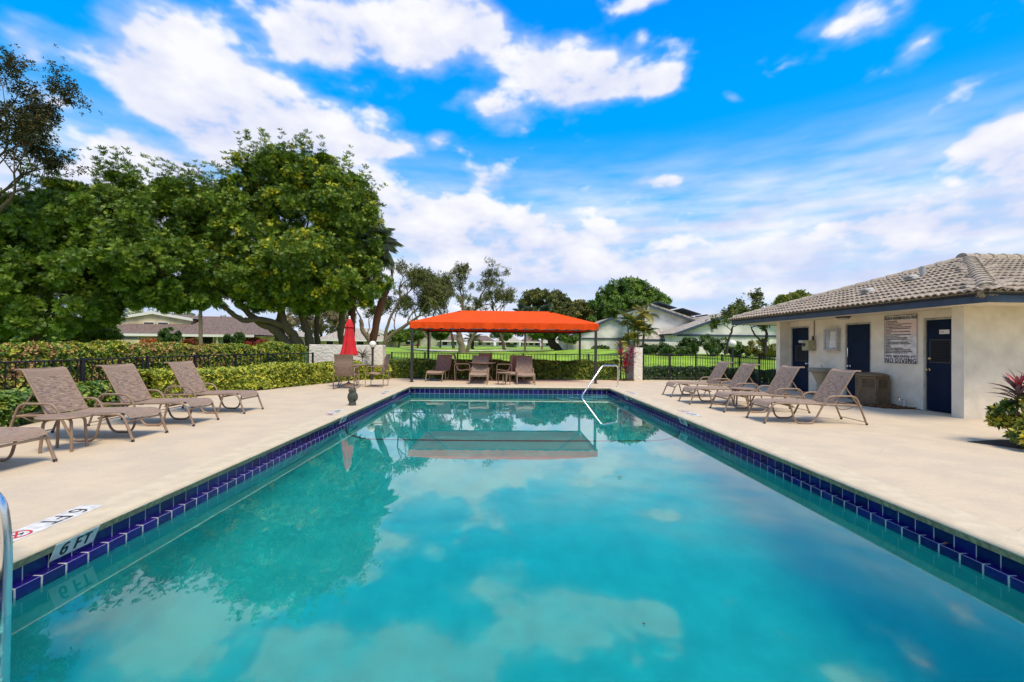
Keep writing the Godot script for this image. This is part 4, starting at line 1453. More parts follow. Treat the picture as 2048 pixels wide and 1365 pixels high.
func build_owl() -> void:
	var o := thing("owl_statue", "small grey green owl statue standing on the left pool deck", "statue", V(-3.16, 0, -9.36), -0.35)
	var b := Geo.new()
	b.lathe([Vector2(0.0, 0.0), Vector2(0.075, 0.0), Vector2(0.078, 0.02), Vector2(0.07, 0.07), Vector2(0.068, 0.09), Vector2(0.075, 0.10), Vector2(0.0, 0.105)], 16)
	obj("base", b, M.owl, o)
	var g := Geo.new()
	# facing +z towards the camera
	g.lathe([Vector2(0.0, 0.09), Vector2(0.055, 0.092), Vector2(0.078, 0.13), Vector2(0.092, 0.18), Vector2(0.094, 0.22), Vector2(0.086, 0.255), Vector2(0.074, 0.275), Vector2(0.078, 0.295), Vector2(0.08, 0.32), Vector2(0.068, 0.348), Vector2(0.04, 0.362), Vector2(0.0, 0.365)], 22, V(0, 0, 0), 0, 0.0, 1.0, 0.85)
	for s in [-1.0, 1.0]:
		g.tube([V(0.04 * s, 0.345, 0.015), V(0.055 * s, 0.37, 0.012), V(0.062 * s, 0.392, 0.008)], [0.022, 0.014, 0.003], 8)
	obj("body", g, M.owl, o)
	for s in [-1.0, 1.0]:
		var w := Geo.new()
		w.ball(Vector3(), V(0.022, 0.085, 0.055), 10, 12)
		var wo := obj("wing", w, M.owl, o)
		wo.position = V(0.085 * s, 0.19, -0.008); wo.rotation.z = 0.1 * s
		var e := Geo.new()
		var ring := []
		for i in 16: ring.append(V(cos(TAU * i / 16) * 0.024, sin(TAU * i / 16) * 0.024, 0))
		e.tube(ring, 0.005, 6, true)
		e.ball(V(0, 0, -0.004), V(0.016, 0.016, 0.012), 6, 10)
		var eo := obj("eye", e, M.owl, o)
		eo.position = V(0.033 * s, 0.318, 0.063); eo.rotation.y = 0.35 * s
		var f := Geo.new()
		for k in 3: f.tube([V(0.034 * s + (k - 1) * 0.014, 0.112, 0.045), V(0.034 * s + (k - 1) * 0.018, 0.104, 0.078)], [0.008, 0.005], 6)
		obj("claw", f, M.owl, o)
	var k := Geo.new()
	k.tube([V(0, 0.308, 0.065), V(0, 0.295, 0.085), V(0, 0.276, 0.082)], [0.012, 0.009, 0.002], 6)
	obj("beak", k, M.owl, o)

# ---------------------------------------------------------------- fences, walls, lamps
func fence(called: String, label: String, pts: Array, h: float, gap: float, post_gap: float, base: float) -> void:
	var f := thing(called, label, "fence", V(pts[0][0], base, pts[0][1]))
	var pk := Geo.new()
	pk.bevel_box(V(0, (h - 0.08) / 2 + 0.06, 0), V(0.017, h - 0.08, 0.017), 0.002)
	var pm := pk.mesh()
	var po := Geo.new()
	po.bevel_box(V(0, h / 2, 0), V(0.055, h, 0.055), 0.005)
	po.bevel_box(V(0, h + 0.008, 0), V(0.065, 0.016, 0.065), 0.004)
	var pom := po.mesh()
	for k in pts.size() - 1:
		var a := V(pts[k][0], base, pts[k][1]); var b := V(pts[k + 1][0], base, pts[k + 1][1])
		var l := (b - a).length()
		var d := (b - a) / l
		for y in [h - 0.02, 0.10]:
			var g := Geo.new()
			g.bevel_box(V(0, 0, 0), V(0.04 if y > 0.5 else 0.03, 0.028, l), 0.005)
			var ro := obj("rail", g, M.iron, f)
			ro.position = (a + b) / 2 + V(0, y, 0) - f.position
			ro.rotation.y = atan2(d.x, d.z)
		var np := maxi(1, int(round(l / post_gap)))
		for i in np + (1 if k == pts.size() - 2 else 0):
			var o := obj("post", pom, M.iron, f)
			o.position = a + d * (l * i / np) - f.position
			o.rotation.y = atan2(d.x, d.z)
		var n := int(l / gap)
		for i in range(1, n):
			var o := obj("picket", pm, M.iron, f)
			o.position = a + d * (i * gap) - f.position
			o.rotation.y = atan2(d.x, d.z)

func build_boundaries() -> void:
	fence("iron_fence", "black iron picket fence running behind the left loungers in front of the hedge", [[-8.2, -5.6], [-8.25, -12.0], [-7.9, -15.0], [-7.05, -16.5]], 0.95, 0.155, 1.57, 0.0)
	fence("iron_fence", "low black iron picket fence behind the hedge and canopy at the far end", [[-4.45, -17.75], [4.75, -17.75]], 0.98, 0.124, 1.24, 0.0)
	fence("iron_fence", "tall black iron picket fence between the white wall stub and the pool house", [[5.48, -17.15], [8.6, -17.2], [9.12, -14.3]], 1.03, 0.098, 0.98, 0.0)
	var w := thing("garden_wall", "white rough stucco garden wall behind the red umbrella", "wall", V(-5.9, 0, -16.85))
	var g := Geo.new()
	g.bevel_box(V(-6.15, 0.61, -16.85), V(2.3, 1.30, 0.22), 0.012)
	wobj("wall_panel", g, M.white_stucco, w)
	var g2 := Geo.new()
	g2.bevel_box(V(-4.80, 0.61, -16.75), V(0.62, 1.31, 0.42), 0.012)
	wobj("pier", g2, M.white_stucco, w)
	var s := thing("wall_stub", "short white stucco wall stub beside the red leaved plant and right fence", "wall", V(5.2, 0, -17.3))
	var g3 := Geo.new()
	g3.bevel_box(V(5.2, 0.62, -17.45), V(0.34, 1.30, 1.1), 0.012)
	wobj("pier", g3, M.white_stucco, s)
	# globe lamps on dark posts
	for q in [[-4.73, -16.1, 1.29, 0.125, "white globe lamp on a dark post before the white wall at left"], [9.75, -18.6, 1.47, 0.155, "white globe lamp on a dark post behind the right fence"]]:
		var l := thing("globe_lamp", q[4], "lamp", V(q[0], 0, q[1]), 0.0, "white globe lamps on dark posts")
		var ps := Geo.new()
		ps.tube([V(0, 0, 0), V(0, q[2] - q[3] - 0.02, 0)], 0.038, 10)
		ps.lathe([Vector2(0.038, q[2] - q[3] - 0.05), Vector2(0.06, q[2] - q[3] - 0.03), Vector2(0.07, q[2] - q[3] + 0.012), Vector2(0.0, q[2] - q[3] + 0.012)], 12)
		obj("post", ps, M.bronze, l)
		var gb := Geo.new()
		gb.ball(V(0, q[2], 0), V(q[3], q[3], q[3]), 16, 24)
		obj("globe", gb, M.globe, l)
# ---------------------------------------------------------------- plants
func leaf_spray(n: int, length: float, wide: float, tilt0: float, tilt1: float, sd: int, droop := 0.2) -> ArrayMesh:
	var g := Geo.new()
	var r := RandomNumberGenerator.new(); r.seed = sd
	for i in n:
		var a := TAU * (i + r.randf_range(-0.3, 0.3)) / n * (1.0 if n < 9 else 2.4)
		var t := deg_to_rad(r.randf_range(tilt0, tilt1))
		var d := V(cos(a) * sin(t), cos(t), sin(a) * sin(t))
		var side := d.cross(Vector3.UP)
		side = side.normalized() if side.length() > 0.05 else V(1, 0, 0)
		side = side.rotated(d, r.randf_range(-0.5, 0.5))
		var nn := side.cross(d)
		var l := length * r.randf_range(0.7, 1.1)
		var w := wide * r.randf_range(0.85, 1.15) * 0.5
		var b := d * l * 0.12
		var m := d * l * 0.55 - nn * w * 0.35
		var tip := d * l + V(0, -droop * l, 0)
		g.tri(b, m + side * w, tip)
		g.tri(b, tip, m - side * w)
	return g.mesh()

# a feathered twig: leaflets in pairs along a stalk
func pinnate(pairs: int, length: float, leaf: float, wide: float, sd: int) -> ArrayMesh:
	var g := Geo.new()
	var r := RandomNumberGenerator.new(); r.seed = sd
	for k in 5:
		var a := TAU * k / 5.0 + r.randf()
		var t := r.randf_range(0.5, 1.25)
		var d := V(cos(a) * sin(t), cos(t), sin(a) * sin(t))
		var s := d.cross(Vector3.UP).normalized()
		var up := s.cross(d)
		for i in pairs:
			var p := d * length * (0.3 + 0.7 * i / pairs) - V(0, 0.12 * length * pow(float(i) / pairs, 2.0), 0)
			for q in [-1.0, 1.0]:
				var e: Vector3 = (s * q + d * 0.7 + up * r.randf_range(-0.2, 0.35)).normalized()
				var w := e.cross(up).normalized() * wide * 0.5
				var tip := p + e * leaf * r.randf_range(0.8, 1.15)
				var m := p + e * leaf * 0.5
				g.tri(p, m + w, tip)
				g.tri(p, tip, m - w)
	return g.mesh()

func tint(r: RandomNumberGenerator, pal: Array) -> Color:
	var i := r.randi() % (pal.size() - 1)
	return Color(pal[i]).lerp(pal[i + 1], r.randf())

func foliage(called: String, parent: Node3D, mesh: Mesh, spots: Array, pal: Array, m: Material, sd: int, s0: float, s1: float, up := 0.5) -> MultiMeshInstance3D:
	var r := RandomNumberGenerator.new(); r.seed = sd
	var mm := MultiMesh.new()
	mm.transform_format = MultiMesh.TRANSFORM_3D
	mm.use_colors = true
	mm.mesh = mesh
	mm.instance_count = spots.size()
	for i in spots.size():
		var n: Vector3 = (spots[i][1] + Vector3.UP * up + V(r.randf_range(-0.45, 0.45), r.randf_range(-0.3, 0.3), r.randf_range(-0.45, 0.45))).normalized()
		var x := n.cross(V(0.3, 0.1, 0.95)).normalized()
		var q := Basis(x, n, x.cross(n)).rotated(n, r.randf() * TAU)
		var s := r.randf_range(s0, s1)
		mm.set_instance_transform(i, Transform3D(q.scaled(V(s, s, s)), spots[i][0] - parent.position))
		var c: Color = spots[i][2] if spots[i].size() > 2 else tint(r, pal)
		mm.set_instance_color(i, c)
	var o := MultiMeshInstance3D.new()
	o.multimesh = mm
	o.material_override = m
	o.name = called
	parent.add_child(o, true)
	return o

# points over lumpy crowns: each blob carries smaller clumps, leaves sit on the clumps
func crown_spots(blobs: Array, clumps: int, per: int, sd: int, small := 0.3, shoots := 0) -> Array:
	var r := RandomNumberGenerator.new(); r.seed = sd
	var out := []
	var total := 0.0
	for b in blobs: total += pow(b[1].x * b[1].y * b[1].z, 0.67)
	for b in blobs:
		var n := int(ceil(clumps * pow(b[1].x * b[1].y * b[1].z, 0.67) / total))
		for i in n:
			var d := V(r.randfn(), r.randfn(), r.randfn()).normalized()
			var rad := pow(r.randf_range(0.25, 1.0), 0.4)
			var at: Vector3 = b[0] + d * b[1] * rad
			var cr: float = (b[1].x + b[1].y + b[1].z) / 3.0 * small * r.randf_range(0.6, 1.25)
			for k in per:
				var e := (V(r.randfn(), r.randfn(), r.randfn()).normalized() + d * 0.45).normalized()
				out.append([at + e * V(cr, cr * 0.75, cr) * pow(r.randf(), 0.35) * (1.0 + 0.35 * maxf(0.0, r.randfn() * 0.5)), e])
		# leading shoots stand clear of the crown
		for i in shoots:
			var d := V(r.randfn(), absf(r.randfn()) + 0.15, r.randfn()).normalized()
			var at: Vector3 = b[0] + d * b[1] * 0.88
			var go := (d * 0.6 + Vector3.UP * 0.8 + V(r.randfn(), 0, r.randfn()) * 0.25).normalized()
			for k in 9: out.append([at + go * (0.14 * k) + V(r.randfn(), r.randfn(), r.randfn()) * 0.06, go])
	return out

func limb(g: Geo, p: Array, r0: float, r1: float, sides := 8, sd := 1) -> void:
	var f := FastNoiseLite.new(); f.seed = sd; f.frequency = 0.35
	var q := []
	for i in p.size() - 1:
		for k in 5: q.append(Vector3(p[i]).cubic_interpolate(p[i + 1], p[maxi(i - 1, 0)], p[mini(i + 2, p.size() - 1)], k / 5.0))
	q.append(p[-1])
	var rr := []
	for i in q.size():
		var t := float(i) / (q.size() - 1)
		rr.append(lerpf(r0, r1, t) * (1.0 + 0.22 * f.get_noise_1d(i * 2.3)))
		q[i] += V(f.get_noise_1d(i * 3.0 + 50), 0, f.get_noise_1d(i * 3.0 + 90)) * r0 * 0.5
	g.tube(q, rr, sides)

func twigs(g: Geo, p: Vector3, d: Vector3, l: float, rad: float, depth: int, r: RandomNumberGenerator, tips: Array, spread := 0.6, rise := 0.25) -> void:
	var q := [p]
	var e := d
	for i in 3:
		e = (e + V(r.randf_range(-0.3, 0.3), r.randf_range(-0.15, 0.3) * rise * 2.0, r.randf_range(-0.3, 0.3))).normalized()
		q.append(q[-1] + e * l / 3.0)
	g.tube(q, [rad, rad * 0.85, rad * 0.72, rad * 0.6], 5 if rad > 0.03 else 4, false, 1.0, false)
	if depth <= 1:
		for i in range(1, 4): tips.append([q[i], e])
	if depth == 0: return
	var n := 3 if r.randf() < 0.6 else 2
	for k in n:
		var a := r.randf() * TAU
		var x := e.cross(V(0.2, 0.3, 0.9)).normalized().rotated(e, a)
		var nd := (e + x * spread * r.randf_range(0.6, 1.3) + V(0, rise, 0)).normalized()
		twigs(g, q[3] if k < 2 else q[2], nd, l * r.randf_range(0.62, 0.88), rad * 0.6, depth - 1, r, tips, spread, rise)

# a hedge: leaves over and inside a long rounded body
func hedge_spots(path: Array, wide: float, high: float, base: float, n: int, sd: int) -> Array:
	var r := RandomNumberGenerator.new(); r.seed = sd
	var f := FastNoiseLite.new(); f.seed = sd; f.frequency = 1.1; f.fractal_octaves = 2
	var lens := [0.0]
	for i in path.size() - 1: lens.append(lens[-1] + (path[i + 1] - path[i]).length())
	var out := []
	while out.size() < n:
		var s: float = r.randf() * lens[-1]
		var k := 0
		while k < path.size() - 2 and s > lens[k + 1]: k += 1
		var a: Vector2 = path[k]; var b: Vector2 = path[k + 1]
		var c := a.lerp(b, (s - lens[k]) / (lens[k + 1] - lens[k]))
		var d := (b - a).normalized()
		var side := Vector2(-d.y, d.x)
		var t := r.randf()
		var u: float
		var y: float
		var nn := Vector3.UP
		if t < 0.38:
			u = r.randf_range(-1, 1); y = 1.0 - 0.10 * u * u * u * u
			nn = V(side.x * u * 0.3, 1, side.y * u * 0.3)
		elif t < 0.86:
			u = -1.0 if r.randf() < 0.5 else 1.0
			y = r.randf_range(0.04, 0.97)
			nn = V(side.x * u, 0.25, side.y * u)
		else:
			u = r.randf_range(-0.9, 0.9); y = r.randf_range(0.2, 0.9)
		var wob := f.get_noise_3d(c.x, y * high, c.y)
		var hh := high * (1.0 + 0.10 * f.get_noise_2d(c.x * 0.8, c.y * 0.8 + 30))
		var w2 := wide * 0.5 * (1.0 + 0.22 * wob)
		out.append([V(c.x + side.x * u * w2 + r.randf_range(-0.03, 0.03), base + y * hh + wob * 0.05 + r.randf_range(-0.03, 0.03), c.y + side.y * u * w2 + r.randf_range(-0.03, 0.03)), nn])
	return out

func hedge(called: String, label: String, category: String, path: Array, wide: float, high: float, base: float, n: int, mesh: Mesh, pal: Array, sd: int, s0: float, s1: float, recolor = null, stems := 40) -> Node3D:
	var h := thing(called, label, category, V(path[0].x, base, path[0].y))
	var sp := hedge_spots(path, wide, high, base, n, sd)
	if recolor:
		var r := RandomNumberGenerator.new(); r.seed = sd + 7
		for s in sp: s.append((recolor as Callable).call(s[0], r))
	foliage("foliage", h, mesh, sp, pal, M.leaf, sd, s0, s1).set_meta("kind", "stuff")
	var g := Geo.new()
	var r2 := RandomNumberGenerator.new(); r2.seed = sd + 3
	var st := hedge_spots(path, wide * 0.5, high * 0.8, base, stems, sd + 9)
	for s in st:
		var p: Vector3 = s[0]
		var root := V(p.x + r2.randf_range(-0.1, 0.1), base - 0.02, p.z + r2.randf_range(-0.1, 0.1))
		g.tube([root, root.lerp(p, 0.5) + V(r2.randf_range(-0.05, 0.05), 0, r2.randf_range(-0.05, 0.05)), p], [0.014, 0.011, 0.005], 5, false, 1.0, false)
	wobj("stems", g, M.bark_pale, h).set_meta("kind", "stuff")
	return h

func C(r: float, g: float, b: float) -> Color: return Color(r, g, b)

func frond(length: float, droop: float, leaf: float, n: int, sd: int, wide := 0.03) -> ArrayMesh:
	# grows along +z and bends down
	var g := Geo.new()
	var r := RandomNumberGenerator.new(); r.seed = sd
	var q := []
	for i in 9:
		var t := i / 8.0
		q.append(V(0, length * (0.45 * t - droop * t * t), length * t * (1.0 - 0.18 * droop * t)))
	var rr := []
	for i in 9: rr.append(lerpf(0.022, 0.005, i / 8.0))
	g.tube(q, rr, 4, false, 1.0, false)
	for i in n:
		var t := lerpf(0.18, 0.99, float(i) / (n - 1))
		var k := int(t * 8.0)
		var p: Vector3 = Vector3(q[mini(k, 7)]).lerp(q[mini(k, 7) + 1], t * 8.0 - k)
		var d: Vector3 = (q[mini(k, 7) + 1] - q[mini(k, 7)]).normalized()
		var l := leaf * (0.35 + 0.65 * sin(PI * clampf(t * 0.95 + 0.08, 0, 1))) * r.randf_range(0.85, 1.1)
		for s in [-1.0, 1.0]:
			var e: Vector3 = (V(s, r.randf_range(-0.05, 0.35), 0) + d * 0.75).normalized()
			var tip: Vector3 = p + e * l + V(0, -0.35 * l, 0)
			var m: Vector3 = p + e * l * 0.5
			var w: Vector3 = d * wide * 0.5
			g.tri(p, m + w, tip)
			g.tri(p, tip, m - w)
	return g.mesh()

func fan_leaf(rad: float, n: int, sd: int) -> ArrayMesh:
	var g := Geo.new()
	var r := RandomNumberGenerator.new(); r.seed = sd
	var c := V(0, 0, rad * 0.9)
	g.tube([V(0, 0, 0), V(0, 0.08, rad * 0.5), c], [0.025, 0.018, 0.012], 4, false, 1.0, false)
	for i in n:
		var a := lerpf(-2.2, 2.2, float(i) / (n - 1))
		var d := V(sin(a), 0.12, cos(a)).normalized()
		var s := V(cos(a), 0, -sin(a))
		var l := rad * (0.75 + 0.25 * cos(a)) * r.randf_range(0.9, 1.08)
		var m := c + d * l * 0.55
		var tip := c + d * l + V(0, -0.32 * l, 0)
		var w := s * l * 0.06
		g.tri(c, m + w, tip)
		g.tri(c, tip, m - w)
	return g.mesh()

func lance_leaf(length: float, wide: float, droop: float) -> ArrayMesh:
	# grows along +z, channelled along its middle
	var g := Geo.new()
	var rows := []
	for i in 6:
		var t := i / 5.0
		var w := wide * 0.5 * sin(PI * clampf(0.12 + t * 0.88, 0, 1)) + 0.001
		var y := length * (0.15 * t - droop * t * t)
		rows.append([V(-w, y + w * 0.5, length * t), V(0, y, length * t), V(w, y + w * 0.5, length * t)])
	g.sheet(rows)
	return g.mesh()

func ti_plant(label: String, at: Vector3, stems: Array, tones: Array, sd: int, size := 1.0, droop := 0.25) -> Node3D:
	var t := thing("ti_plant", label, "plant", at)
	var r := RandomNumberGenerator.new(); r.seed = sd
	var leaves := [lance_leaf(0.30 * size, 0.055 * size, droop), lance_leaf(0.36 * size, 0.06 * size, droop + 0.15), lance_leaf(0.24 * size, 0.05 * size, droop * 0.4)]
	var mats := []
	for c in tones: mats.append(mat(c.r, c.g, c.b, 0.4, {"back": Color(0.3, 0.3, 0.3)}))
	for s in stems:
		var g := Geo.new()
		var top: Vector3 = s[1]
		g.tube([s[0], Vector3(s[0]).lerp(top, 0.5) + V(r.randf_range(-0.03, 0.03), 0, r.randf_range(-0.03, 0.03)), top], [0.017, 0.014, 0.01], 6, false, 1.0, false)
		obj("stem", g, M.bark_pale, t)
		for k in int(s[2]):
			var f: float = float(k) / s[2]
			var o := obj("leaf", leaves[r.randi() % 3], mats[mini(int(f * mats.size() + r.randf_range(-0.4, 0.4)), mats.size() - 1) if r.randf() < 0.7 else r.randi() % mats.size()], t)
			var yaw := k * 2.4 + r.randf_range(-0.3, 0.3)
			var pitch := lerpf(0.15, 1.15, f) + r.randf_range(-0.2, 0.2)
			o.transform = Transform3D(Basis(Vector3.UP, yaw) * Basis(V(1, 0, 0), -pitch) * Basis(V(0, 0, 1), r.randf_range(-0.4, 0.4)), Vector3(s[0]).lerp(top, lerpf(s[3], 1.0, f)))
	return t

func palm(called: String, label: String, at: Vector3, trunk: Array, r0: float, r1: float, bark: Material, meshes: Array, n: int, tones: Array, sd: int, lo := -0.5, hi := 1.2, size := 1.0) -> Node3D:
	var t := thing(called, label, "palm tree", at)
	var r := RandomNumberGenerator.new(); r.seed = sd
	var g := Geo.new()
	limb(g, trunk, r0, r1, 10, sd)
	wobj("trunk", g, bark, t)
	var mats := []
	for c in tones: mats.append(mat(c.r, c.g, c.b, 0.5, {"back": Color(0.4, 0.4, 0.4)}))
	var top: Vector3 = trunk[-1]
	for k in n:
		var o := obj("frond", meshes[r.randi() % meshes.size()], mats[r.randi() % mats.size()], t)
		var s := size * r.randf_range(0.85, 1.1)
		o.transform = Transform3D(Basis(Vector3.UP, k * 2.4 + r.randf_range(-0.3, 0.3)) * Basis(V(1, 0, 0), -r.randf_range(lo, hi)) * Basis.from_scale(V(s, s, s)), top - at)
	return t

func tree(called: String, label: String, at: Vector3, limbs: Array, bark: Material, blobs: Array, clumps: int, per: int, mesh: Mesh, pal: Array, sd: int, s0: float, s1: float, small := 0.3, up := 0.5, recolor = null, shoots := 0) -> Node3D:
	var t := thing(called, label, "tree", at)
	var g := Geo.new()
	for i in limbs.size(): limb(g, limbs[i][0], limbs[i][1], limbs[i][2], 9, sd + i)
	# boughs from the highest limb ends into the crown
	var r := RandomNumberGenerator.new(); r.seed = sd
	for b in blobs:
		var from: Vector3 = limbs[0][0][-1]
		for l in limbs:
			if Vector3(l[0][-1]).distance_to(b[0]) < from.distance_to(b[0]): from = l[0][-1]
		limb(g, [from, from.lerp(b[0], 0.5) + V(0, 0.2, 0), b[0]], 0.07, 0.03, 6, sd)
		for k in 5:
			var d := V(r.randfn(), r.randfn() * 0.7 + 0.3, r.randfn()).normalized()
			g.tube([b[0], b[0] + d * b[1] * 0.5, b[0] + d * b[1] * 0.95 + V(0, 0.1, 0)], [0.03, 0.02, 0.006], 4, false, 1.0, false)
	wobj("trunk", g, bark, t)
	var sp := crown_spots(blobs, clumps, per, sd, small, shoots)
	if recolor:
		for s in sp: s.append((recolor as Callable).call(s[0], r))
	foliage("crown", t, mesh, sp, pal, M.leaf, sd, s0, s1, up).set_meta("kind", "stuff")
	return t

func bare_tree(label: String, at: Vector3, limbs: Array, bark: Material, ends: Array, mesh: Mesh, pal: Array, sd: int, leaves: int, s0: float, s1: float, depth := 4, spread := 0.6) -> Node3D:
	var t := thing("open_tree", label, "tree", at)
	var r := RandomNumberGenerator.new(); r.seed = sd
	var g := Geo.new()
	for i in limbs.size(): limb(g, limbs[i][0], limbs[i][1], limbs[i][2], 8, sd + i)
	wobj("trunk", g, bark, t)
	var w := Geo.new()
	var tips := []
	for e in ends: twigs(w, e[0], Vector3(e[1]).normalized(), e[2], e[3], depth, r, tips, spread)
	wobj("branches", w, bark, t)
	var sp := []
	for k in leaves:
		var q: Array = tips[r.randi() % tips.size()]
		sp.append([q[0] + V(r.randfn(), r.randfn(), r.randfn()) * 0.12, q[1]])
	foliage("crown", t, mesh, sp, pal, M.leaf_dull, sd, s0, s1, 0.3).set_meta("kind", "stuff")
	return t

func build_beds() -> void:
	bed("planting_bed", [[-9.5, -4.0], [-7.05, -4.0], [-7.1, -5.6], [-7.25, -6.8], [-7.75, -8.4], [-7.85, -10.0], [-7.3, -11.4], [-6.6, -13.0], [-6.1, -14.3], [-5.75, -15.5], [-5.0, -16.6], [-4.2, -17.0], [-4.2, -17.85], [-9.5, -17.85]], M.soil, 0.006, "dark soil bed along the left fence")
	bed("planting_bed", [[-4.195, -17.0], [-2.0, -16.98], [4.2, -17.05], [4.2, -17.35], [-4.195, -17.35]], M.soil, 0.0065, "dark soil strip under the far hedge")
	bed("mulch_bed", [[4.205, -17.0], [4.6, -16.72], [5.0, -16.75], [5.03, -17.35], [4.205, -17.35]], M.mulch, 0.007, "orange bark mulch at the foot of the red leaved plant")
	bed("planting_bed", [[6.55, -6.12], [7.2, -6.28], [10.5, -6.1], [10.5, -4.4], [7.6, -4.4]], M.soil, 0.006, "dark wedge shaped soil bed at the right edge")
	chips("wood_chips", [[4.15, 5.02, -17.3, -16.72, 500]], 8, "orange bark chips under the red leaved plant")

func build_plants() -> void:
	build_beds()
	var small_leaf := leaf_spray(7, 0.085, 0.042, 25, 95, 1)
	var hedge_leaf := leaf_spray(7, 0.075, 0.04, 20, 100, 2)
	var broad := leaf_spray(8, 0.17, 0.085, 35, 95, 3, 0.3)
	var green := [C(0.03, 0.075, 0.01), C(0.08, 0.16, 0.018), C(0.16, 0.27, 0.025)]
	var lime := [C(0.07, 0.13, 0.012), C(0.28, 0.34, 0.025), C(0.58, 0.54, 0.05)]
	var h := hedge("hedge", "tall clipped hedge with dry reddish patches outside the left iron fence", "hedge", [Vector2(-9.1, -4.2), Vector2(-9.15, -10.0), Vector2(-8.85, -14.0), Vector2(-7.7, -16.75)], 0.7, 1.24, -0.05, 26000, hedge_leaf, green, 11, 0.65, 1.2,
		func(p: Vector3, r: RandomNumberGenerator) -> Color:
			var dry := smoothstep(-15.2, -12.5, p.z) * (1.0 - 0.35 * smoothstep(-7.5, -6.0, p.z)) * (0.55 + 0.45 * sin(p.z * 2.1) * sin(p.y * 5.0 + p.z))
			if r.randf() < dry * 0.55: return C(0.34, 0.16, 0.07).lerp(C(0.5, 0.34, 0.12), r.randf())
			if r.randf() < 0.32: return C(0.28, 0.32, 0.025).lerp(C(0.5, 0.45, 0.045), r.randf())
			return C(0.07, 0.15, 0.016).lerp(C(0.24, 0.33, 0.028), r.randf()), 160)
	hedge("hedge", "low yellow green variegated hedge curving along the left deck edge to the umbrella table", "hedge", [Vector2(-7.9, -9.7), Vector2(-7.7, -10.9), Vector2(-7.05, -12.4), Vector2(-6.45, -14.0), Vector2(-5.9, -15.6), Vector2(-5.5, -16.3)], 0.8, 0.60, 0.0, 13000, small_leaf, lime, 12, 0.65, 1.15, null, 120)
	hedge("shrub_row", "dark leafy low shrubs under the fence behind the nearest left loungers", "shrub", [Vector2(-7.75, -4.2), Vector2(-7.7, -6.5), Vector2(-7.95, -9.2)], 0.7, 0.44, 0.0, 3400, broad, [C(0.03, 0.08, 0.012), C(0.1, 0.2, 0.02), C(0.34, 0.38, 0.04)], 13, 0.45, 0.75, null, 50)
	hedge("hedge", "dark green clipped hedge behind the canopy furniture at the far end", "hedge", [Vector2(-4.5, -17.3), Vector2(4.45, -17.38)], 0.55, 0.68, 0.0, 13000, hedge_leaf, [C(0.03, 0.07, 0.01), C(0.08, 0.15, 0.015), C(0.36, 0.38, 0.04)], 14, 0.7, 1.25, null, 120)
	hedge("shrub_row", "yellow green shrubs at the foot of the white wall behind the umbrella table", "shrub", [Vector2(-5.6, -16.35), Vector2(-4.3, -16.75)], 0.5, 0.46, 0.0, 1500, small_leaf, lime, 15, 0.9, 1.5, null, 30)
	hedge("shrub_row", "loose dark green shrubs behind the right iron fence", "shrub", [Vector2(5.6, -17.65), Vector2(8.6, -17.75), Vector2(9.9, -15.0)], 0.5, 0.52, -0.05, 2600, broad, [C(0.015, 0.04, 0.01), C(0.04, 0.10, 0.015), C(0.12, 0.22, 0.03)], 16, 0.45, 0.8, null, 60)
	hedge("shrub_row", "dense dark shrubs in the shade under the left tree behind the hedge", "shrub", [Vector2(-40.0, -27.0), Vector2(-30.0, -28.0), Vector2(-25.5, -28.5)], 2.6, 1.9, 0.5, 2600, broad, green, 17, 1.6, 2.8, null, 60)
	# ti plants
	var reds := [C(0.10, 0.02, 0.03), C(0.22, 0.015, 0.04), C(0.42, 0.015, 0.05), C(0.06, 0.05, 0.02)]
	ti_plant("tall red leaved ti plant before the wall stub by the right fence", V(4.72, 0, -17.0), [[V(-0.05, 0, 0), V(-0.2, 1.28, 0.0), 40, 0.4], [V(0.02, 0, 0.03), V(0.04, 0.9, 0.1), 32, 0.3], [V(0.05, 0, -0.04), V(0.26, 1.22, 0.0), 30, 0.5], [V(0.0, 0, 0.02), V(-0.06, 0.66, 0.12), 24, 0.3]], reds, 51, 1.2)
	ti_plant("thin red and green ti plant on a bent stem behind the red umbrella", V(-5.2, 0, -16.3), [[V(0, 0, 0), V(0.06, 0.92, 0.04), 20, 0.82]], [C(0.05, 0.05, 0.02), C(0.20, 0.02, 0.03), C(0.12, 0.1, 0.05)], 52, 1.15, 0.35)
	ti_plant("dark red ti plant with one bright red leaf above the bush at right", V(6.98, 0, -5.85), [[V(0, 0, 0), V(0.0, 0.80, 0.0), 34, 0.72], [V(0.15, 0, 0), V(0.3, 0.86, -0.05), 30, 0.7]], [C(0.05, 0.012, 0.02), C(0.10, 0.012, 0.022), C(0.07, 0.012, 0.02), C(0.30, 0.01, 0.018)], 53, 0.95, 0.2)
	# variegated bush at the right edge
	var vb := thing("variegated_bush", "yellow and green variegated bush in the soil bed at the right edge", "bush", V(7.3, 0, -5.75))
	var sp := crown_spots([[V(7.2, 0.42, -5.75), V(0.40, 0.28, 0.4)], [V(7.18, 0.18, -5.6), V(0.46, 0.18, 0.36)], [V(7.7, 0.42, -5.65), V(0.5, 0.34, 0.4)]], 120, 34, 61, 0.26)
	var rr := RandomNumberGenerator.new(); rr.seed = 9
	for s in sp:
		var y := clampf((sin(s[0].x * 9.0) * sin(s[0].y * 8.0 + s[0].x * 5.0)) * 0.9 + 0.35, 0, 1)
		s.append(C(0.02, 0.06, 0.012).lerp(C(0.09, 0.17, 0.02), rr.randf()) if rr.randf() > 0.2 + y * 0.7 else C(0.4, 0.36, 0.02).lerp(C(0.6, 0.5, 0.05), rr.randf()))
	foliage("foliage", vb, leaf_spray(7, 0.11, 0.04, 30, 90, 4, 0.15), sp, lime, M.leaf, 62, 0.7, 1.15).set_meta("kind", "stuff")
	var vs := Geo.new()
